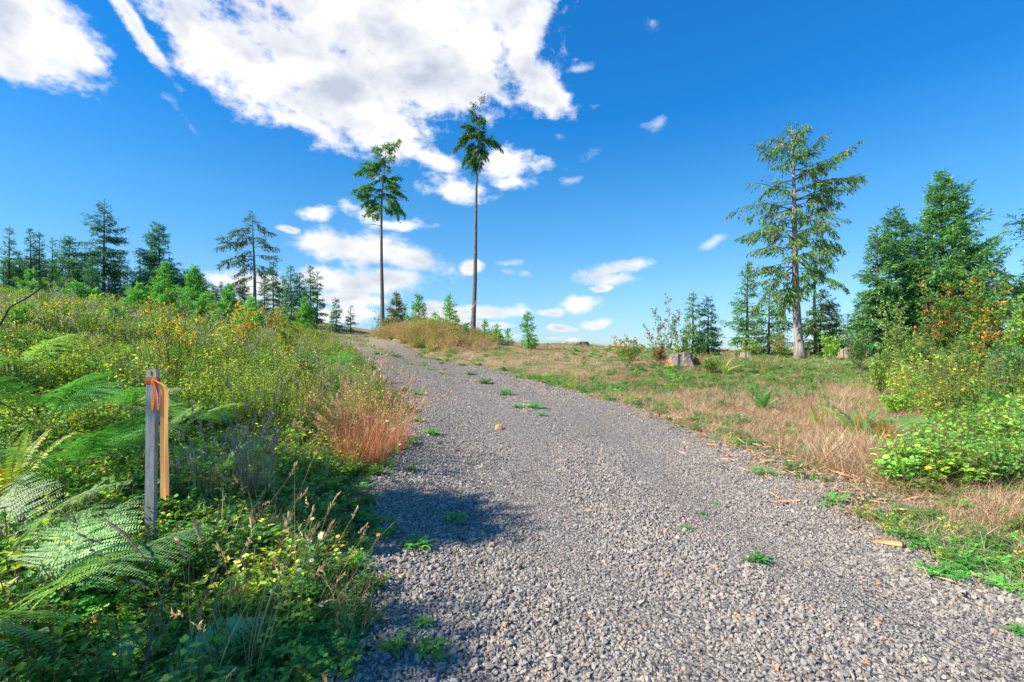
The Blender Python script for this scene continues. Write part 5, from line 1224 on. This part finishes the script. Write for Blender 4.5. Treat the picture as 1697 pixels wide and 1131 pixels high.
ORG = (.90, .34, .07)
mb = MB(); yf = -t0 - .004; w_ = w0 + .004; cb_ = .016
loop = [[cb_ - w_, yf, zpy(632)], [cb_ + w_, yf, zpy(630)], [cb_ + w_, t0 + .004, zpy(632)], [cb_ - w_, t0 + .004, zpy(634)], [cb_ - w_, yf, zpy(632)]]
for k in range(4):
    a, b_ = np.array(loop[k]), np.array(loop[k + 1])
    for (h0, h1, off) in ((-.016, .002, 0), (-.004, .014, .0015)):
        out = np.array([0, -off, 0]) if k == 0 else 0
        mb.add([a + out + [0, 0, h0], b_ + out + [0, 0, h0 + .003], b_ + out + [0, 0, h1 + .003], a + out + [0, 0, h1]], q=[[0, 1, 2, 3]], col=(.85, .27, .06))
mb.build("band", M_rib, e)
mb = MB()
kx, kz = cb_ + w_ - .004, zpy(632)
for (dx, dz, s_) in ((0, 0, .022), (.012, .004, .017), (-.008, -.012, .014), (.010, -.014, .015)):
    th, ph_ = np.meshgrid(np.linspace(0, 2 * np.pi, 9)[:-1], np.linspace(.15, np.pi - .15, 6))
    rad_ = s_ * (1 + .15 * np.sin(3 * th + 5 * ph_))
    vv = np.stack([kx + dx + rad_ * np.sin(ph_) * np.cos(th), yf - .010 + rad_ * .6 * np.sin(ph_) * np.sin(th), kz + dz + rad_ * np.cos(ph_)], -1).reshape(-1, 3)
    mb.add(vv, q=[[a * 8 + j, a * 8 + (j + 1) % 8, (a + 1) * 8 + (j + 1) % 8, (a + 1) * 8 + j] for a in range(5) for j in range(8)], col=(.90, .32, .07))
mb.build("knot", M_rib, e)
def xw(px): return (px + 7 - PCX) / F * SY - x
mb = MB()
strip_mesh(mb, [[kx, yf - .014, kz + .008], [xw(272), yf - .016, zpy(640)], [xw(272), yf - .014, zpy(662)], [xw(270.5), yf - .012, zpy(700)], [xw(270), yf - .010, zpy(745)], [xw(271), yf - .010, zpy(790)], [xw(272), yf - .012, zpy(824)]], [.045, .12, .135, .128, .122, .116, .108], (.8, -.6, 0), (1.0, .50, .18), .007, seed=4, notch=.045)
mb.build("long_tail", M_rib, e)
mb = MB()
strip_mesh(mb, [[kx - .006, yf - .016, kz], [xw(255), yf - .010, zpy(650)], [xw(251.5), yf - .007, zpy(668)], [xw(250), yf - .006, zpy(680)]], [.02, .034, .040, .046], (.8, -.6, 0), (.90, .42, .08), .003, seed=5, notch=.01)
mb.build("short_tail", M_rib, e)
e = empty("pink_ribbon", (x, y, z)); tag(e, "short pink flagging ribbon hanging beside the orange one on the stake", "ribbon")
mb = MB()
strip_mesh(mb, [[kx - .002, yf - .020, kz - .002], [xw(258.5), yf - .018, zpy(648)], [xw(259), yf - .012, zpy(664)], [xw(259), yf - .010, zpy(679)]], [.02, .042, .050, .050], (.8, -.6, 0), (1.0, .38, .50), .003, seed=6)
mb.build("tail", M_rib, e)

# ------------------------------------------------------------------ stumps, split wood, log
def stump(px, Y, wpx, hpx, label, seed, torn=True, tintc=(.34, .29, .265)):
    r = np.random.default_rng(seed); x, y, z = at(px, Y); Rr = wpx / F * Y / 2; H = hpx / F * Y
    e = empty("tree_stump", (x, y, z)); tag(e, label, "stump")
    n_ = 36; K = 9; th = np.arange(n_) / n_ * 2 * np.pi
    flute = .10 * np.sin(5 * th + 1) + .05 * np.sin(11 * th) + r.normal(0, .012, n_)
    V = []; C_ = []; rag = np.abs(r.normal(0, .09, n_)) * (np.sin(th * 3) > 0)
    for k in range(K):
        s = k / (K - 1); rad_ = Rr * (.88 + .42 * (1 - s) ** 2.2 + flute * (1.7 - s) + r.normal(0, .02, n_))
        zz = H * s * (1 + .16 * np.sin(th * 1 + 2) * s + .05 * np.sin(th * 5 + 1) * s) + (s > .9) * H * rag - .08 * (1 - s)
        V.append(np.stack([np.cos(th) * rad_, np.sin(th) * rad_ * .9, zz], 1))
        om = (np.sin(th * 2 + 1.2) + .6 * np.sin(th * 7 + s * 5) + r.normal(0, .4, n_) > .35 + s)
        base = np.where(om[:, None], np.array([.50, .21, .08]), np.array(tintc)) * np.exp(r.normal(0, .18, (n_, 1)))
        C_.append(base)
    mb_ = MB(); mb_.add(np.vstack(V), q=[[k * n_ + j, k * n_ + (j + 1) % n_, (k + 1) * n_ + (j + 1) % n_, (k + 1) * n_ + j] for k in range(K - 1) for j in range(n_)], col=np.vstack(C_))
    mb_.build("trunk_base", M_stump, e)
    mb_ = MB(); topv = V[-1]; c0 = topv.mean(0)
    vv = np.vstack([topv * [.985, .985, 1] + [0, 0, .003], c0 + (topv - c0) * .5 + np.c_[np.zeros((n_, 2)), r.normal(0, .015, n_)], [c0]])
    mb_.add(vv, q=[[j, (j + 1) % n_, n_ + (j + 1) % n_, n_ + j] for j in range(n_)], t=[[n_ + j, n_ + (j + 1) % n_, 2 * n_] for j in range(n_)], col=(.34, .28, .22))
    mb_.build("cut_face", M_stump, e)
    return x, y, z, Rr, H
M_stump = noise_mat("stump_wood", [(.3, (.55, .5, .48)), (.5, (1, 1, 1)), (.75, (1.3, 1.25, 1.2))], 6, stretch=(3, 3, .5), bump=.9, bdist=.04, mixattr=1)
stump(1128, 19, 40, 20, "broad grey stump with orange torn bark at its base in the middle of the field", 701, tintc=(.27, .225, .20))
stump(965, 42, 22, 5, "low brown mound, built as a stump, on the crest right of the lone pointed fir", 702, tintc=(.16, .11, .08))  # flat stump shape standing in for a low brown mound
stump(1397, 30, 15, 15, "small pale stump at the edge of the field right of the big cedar", 703, tintc=(.42, .34, .25))
stump(1497, 13.2, 12, 22, "narrow grey snag stub half hidden in the right-hand thicket", 704, tintc=(.20, .18, .17))
stump(1236, 27, 18, 10, "weathered grey stump left of the big cedar with a stick beside it", 705)
csrc = []
def chip(px, py, Lp, wpx, ang, label, seed, col=(1, .9, .75), pale=False, thick=.35, name="wood_chip", cat="wood chip", tilt=.12, up=0):
    r = np.random.default_rng(seed); x, y, z = ground_hit(px, py)
    Lm = Lp / F * y; Wm = wpx / F * y * 1.15
    n_ = 6; s = np.linspace(-.5, .5, n_); V = []; bw = r.uniform(.5, 1.1, n_); bw[0] *= .35; bw[-1] *= r.choice([.3, .9])
    for k, ss in enumerate(s):
        wv_ = Wm / 2 * bw[k] + .002; th_ = Wm * thick * bw[k] * r.uniform(.7, 1.2) + .003
        c_ = np.array([ss * Lm, r.normal(0, .012) * Lm, .02 * Lm * r.normal()])
        V += [c_ + [0, -wv_, 0], c_ + [0, -wv_ * .5, th_], c_ + [0, wv_ * .6, th_ * r.uniform(.6, 1)], c_ + [0, wv_, 0]]
    q = [[k * 4 + j, k * 4 + (j + 1) % 4, (k + 1) * 4 + (j + 1) % 4, (k + 1) * 4 + j] for k in range(n_ - 1) for j in range(4)] + [[0, 3, 2, 1], [(n_ - 1) * 4 + j for j in range(4)]]
    mb_ = MB(); mb_.add(V, q=q, col=col)
    o = mb_.build(name, M_wood); o.location = (x, y, z + .015 + up); o.rotation_euler = (r.normal(0, tilt), r.normal(0, tilt), R(ang)); tag(o, label, cat, "split wood scattered along the track")
    return o
PALE = (1.7, 1.9, 2.1); ORN = (1.7, 1.4, 1.05); GRY = (1.2, 1.6, 2.4)
chip(828, 713, 17, 12, 60, "single orange wood chunk lying in the middle of the gravel", 1, ORN, thick=.6)
chip(1190, 741, 40, 8, -12, "orange split slab lying along the right gravel edge", 2, ORN)
chip(1168, 727, 20, 10, 20, "short reddish-brown chunk just above the orange slab at the gravel edge", 3, (.9, .6, .5), thick=.5)
chip(1206, 765, 34, 5, -50, "long thin pale splinter below the orange slab at the gravel edge", 4, PALE)
chip(1240, 783, 30, 4, -48, "thin pale splinter further down the gravel edge towards the camera", 5, PALE)
chip(1131, 753, 16, 4, -65, "small pale splinter on the gravel left of the orange slab", 6, PALE)
chip(1300, 836, 46, 5, -14, "orange splinter with a thicker right end lying on the gravel", 7, ORN)
chip(1405, 752, 34, 12, -20, "orange wood chunk at the left end of the straw heap", 8, ORN, thick=.5)
chip(1470, 906, 44, 11, -52, "bright orange split piece lying on the near right gravel edge", 9, ORN, thick=.45)
chip(1562, 866, 46, 9, -48, "pale yellow split stick in the green strip right of the gravel", 10, PALE)
chip(1687, 858, 50, 18, -4, "broad orange slab cut by the right picture edge", 11, ORN, thick=.4)
chip(1588, 788, 66, 22, -14, "wide pale grey board lying at the right end of the straw heap", 12, GRY, thick=.3, name="split_board", cat="board")
chip(1575, 800, 50, 14, -20, "orange broken slab under the pale grey board", 13, ORN, thick=.4)
chip(1407, 886, 18, 3, 80, "tiny thin splinter standing pale on the right gravel", 14, PALE)
chip(1440, 850, 24, 5, -35, "small reddish chip at the green edge above the bright orange piece", 15, (1.1, .7, .5))
chip(1546, 923, 34, 3, -30, "short curved straw-coloured splinter above the two lower right weeds", 16, PALE)
chip(1668, 945, 24, 5, -70, "small orange splinter near the right edge, left one of two", 17, ORN)
chip(1676, 950, 24, 4, -80, "small pale splinter near the right edge, right one of two", 18, PALE)
chip(1680, 920, 34, 7, -10, "dull orange sliver at the right picture edge below the broad slab", 19, ORN)
chip(1500, 812, 60, 4, -24, "long grey stick lying across the straw heap", 20, GRY)
chip(1460, 775, 60, 4, -8, "pale stick along the top of the straw heap", 21, PALE)
chip(1395, 772, 70, 4, 8, "light stick on the left part of the straw heap", 22, PALE)
chip(1490, 800, 50, 6, -30, "reddish-orange splinter in the middle of the straw heap", 23, ORN)
chip(1263, 583, 40, 4, -20, "pale stick lying beside the weathered stump left of the big cedar", 24, PALE)
chip(1105, 598, 34, 12, 15, "orange bark slab leaning at the left foot of the broad stump", 25, (1.1, .6, .35), thick=.8)
chip(1150, 606, 30, 12, -15, "orange bark slab at the right foot of the broad stump", 26, (1.2, .7, .4), thick=.8)
chip(1085, 604, 22, 8, 10, "brown bark chunk left of the broad stump", 27, (.6, .4, .3), thick=.8)
chip(590, 957, 26, 9, -10, "reddish-brown dead leaf at the left gravel edge", 28, (.9, .45, .25), thick=.1, name="dead_leaf", cat="leaf") if False else None
# weathered log at the right edge
x, y, z = at(1700, 6.6)
mb = MB(); s = np.linspace(0, 1, 14); r_ = np.random.default_rng(9)
tube(mb, np.stack([-.28 + 1.5 * s, .3 * s, .20 + .04 * np.sin(5 * s)], 1), .085 * (1 - .1 * s) * (1 + r_.normal(0, .08, 14)) * np.minimum(1, .35 + s * 6), 12, (.75, .75, .78))
o = mb.build("fallen_log", noise_mat("silvered_log", [(.3, (.10, .09, .085)), (.5, (.30, .28, .26)), (.75, (.52, .50, .47))], 4, stretch=(1, 8, 8), bump=1, bdist=.03)); o.location = (x, y, z); tag(o, "silver-grey weathered log end poking in at the right picture edge", "log")
# dark bare twig slanting across the upper left, and a stick near the stake
def twig(name, p_, rad_, label, cat="twig", leafy=0, col=(.3, .25, .25)):
    mb_ = MB(); p_ = np.array(p_, float); o0 = p_[0].copy(); k = 10; t_ = np.linspace(0, 1, k)
    pth = np.stack([np.interp(t_, np.linspace(0, 1, len(p_)), p_[:, q]) for q in range(3)], 1) - o0
    if not leafy:
        tube(mb_, pth, rad_ * (1 - .6 * t_), 5, col); o = mb_.build(name, M_barkd); o.location = o0; return tag(o, label, cat)
    e = empty(name, o0); tag(e, label, cat); tube(mb_, pth, rad_ * (1 - .6 * t_), 5, col); r = np.random.default_rng(4)
    mb_.build("stem", M_barkd, e); lv = MB()
    n_ = leafy; B = pth[-4:][r.integers(0, 4, n_)] + r.normal(0, .05, (n_, 3)); leaves(lv, B, r.normal(0, 1, (n_, 3)) * [1, 1, .4], np.array([0, 0, 1.]) + r.normal(0, .4, (n_, 3)), .06, .04, pick(r, [(2, (.12, .30, .04)), (1, (.35, .40, .05))], n_)); lv.build("foliage", M_leaf, e)
    return e
twig("sapling_branch", [(-3.95, 3.6, .75), P(0, 518, 3.6), P(50, 492, 3.7), P(92, 460, 3.8), P(108, 440, 3.8)], .008, "dark thin branch slanting up at the left edge with bright leaves at its tip", "branch", leafy=38)
twig("fallen_stick", [P(172, 862, 2.9), P(205, 885, 2.75), P(248, 935, 2.6)], .010, "dark bare stick lying aslant in the weeds left of the stake's foot", "stick")
twig("dry_stalk", [P(235, 1125, 2.0), P(255, 1040, 2.05), P(285, 950, 2.2)], .006, "pale grey dry stalk standing at the bottom of the near weeds", "stalk", col=(2.2, 2.2, 2.4))
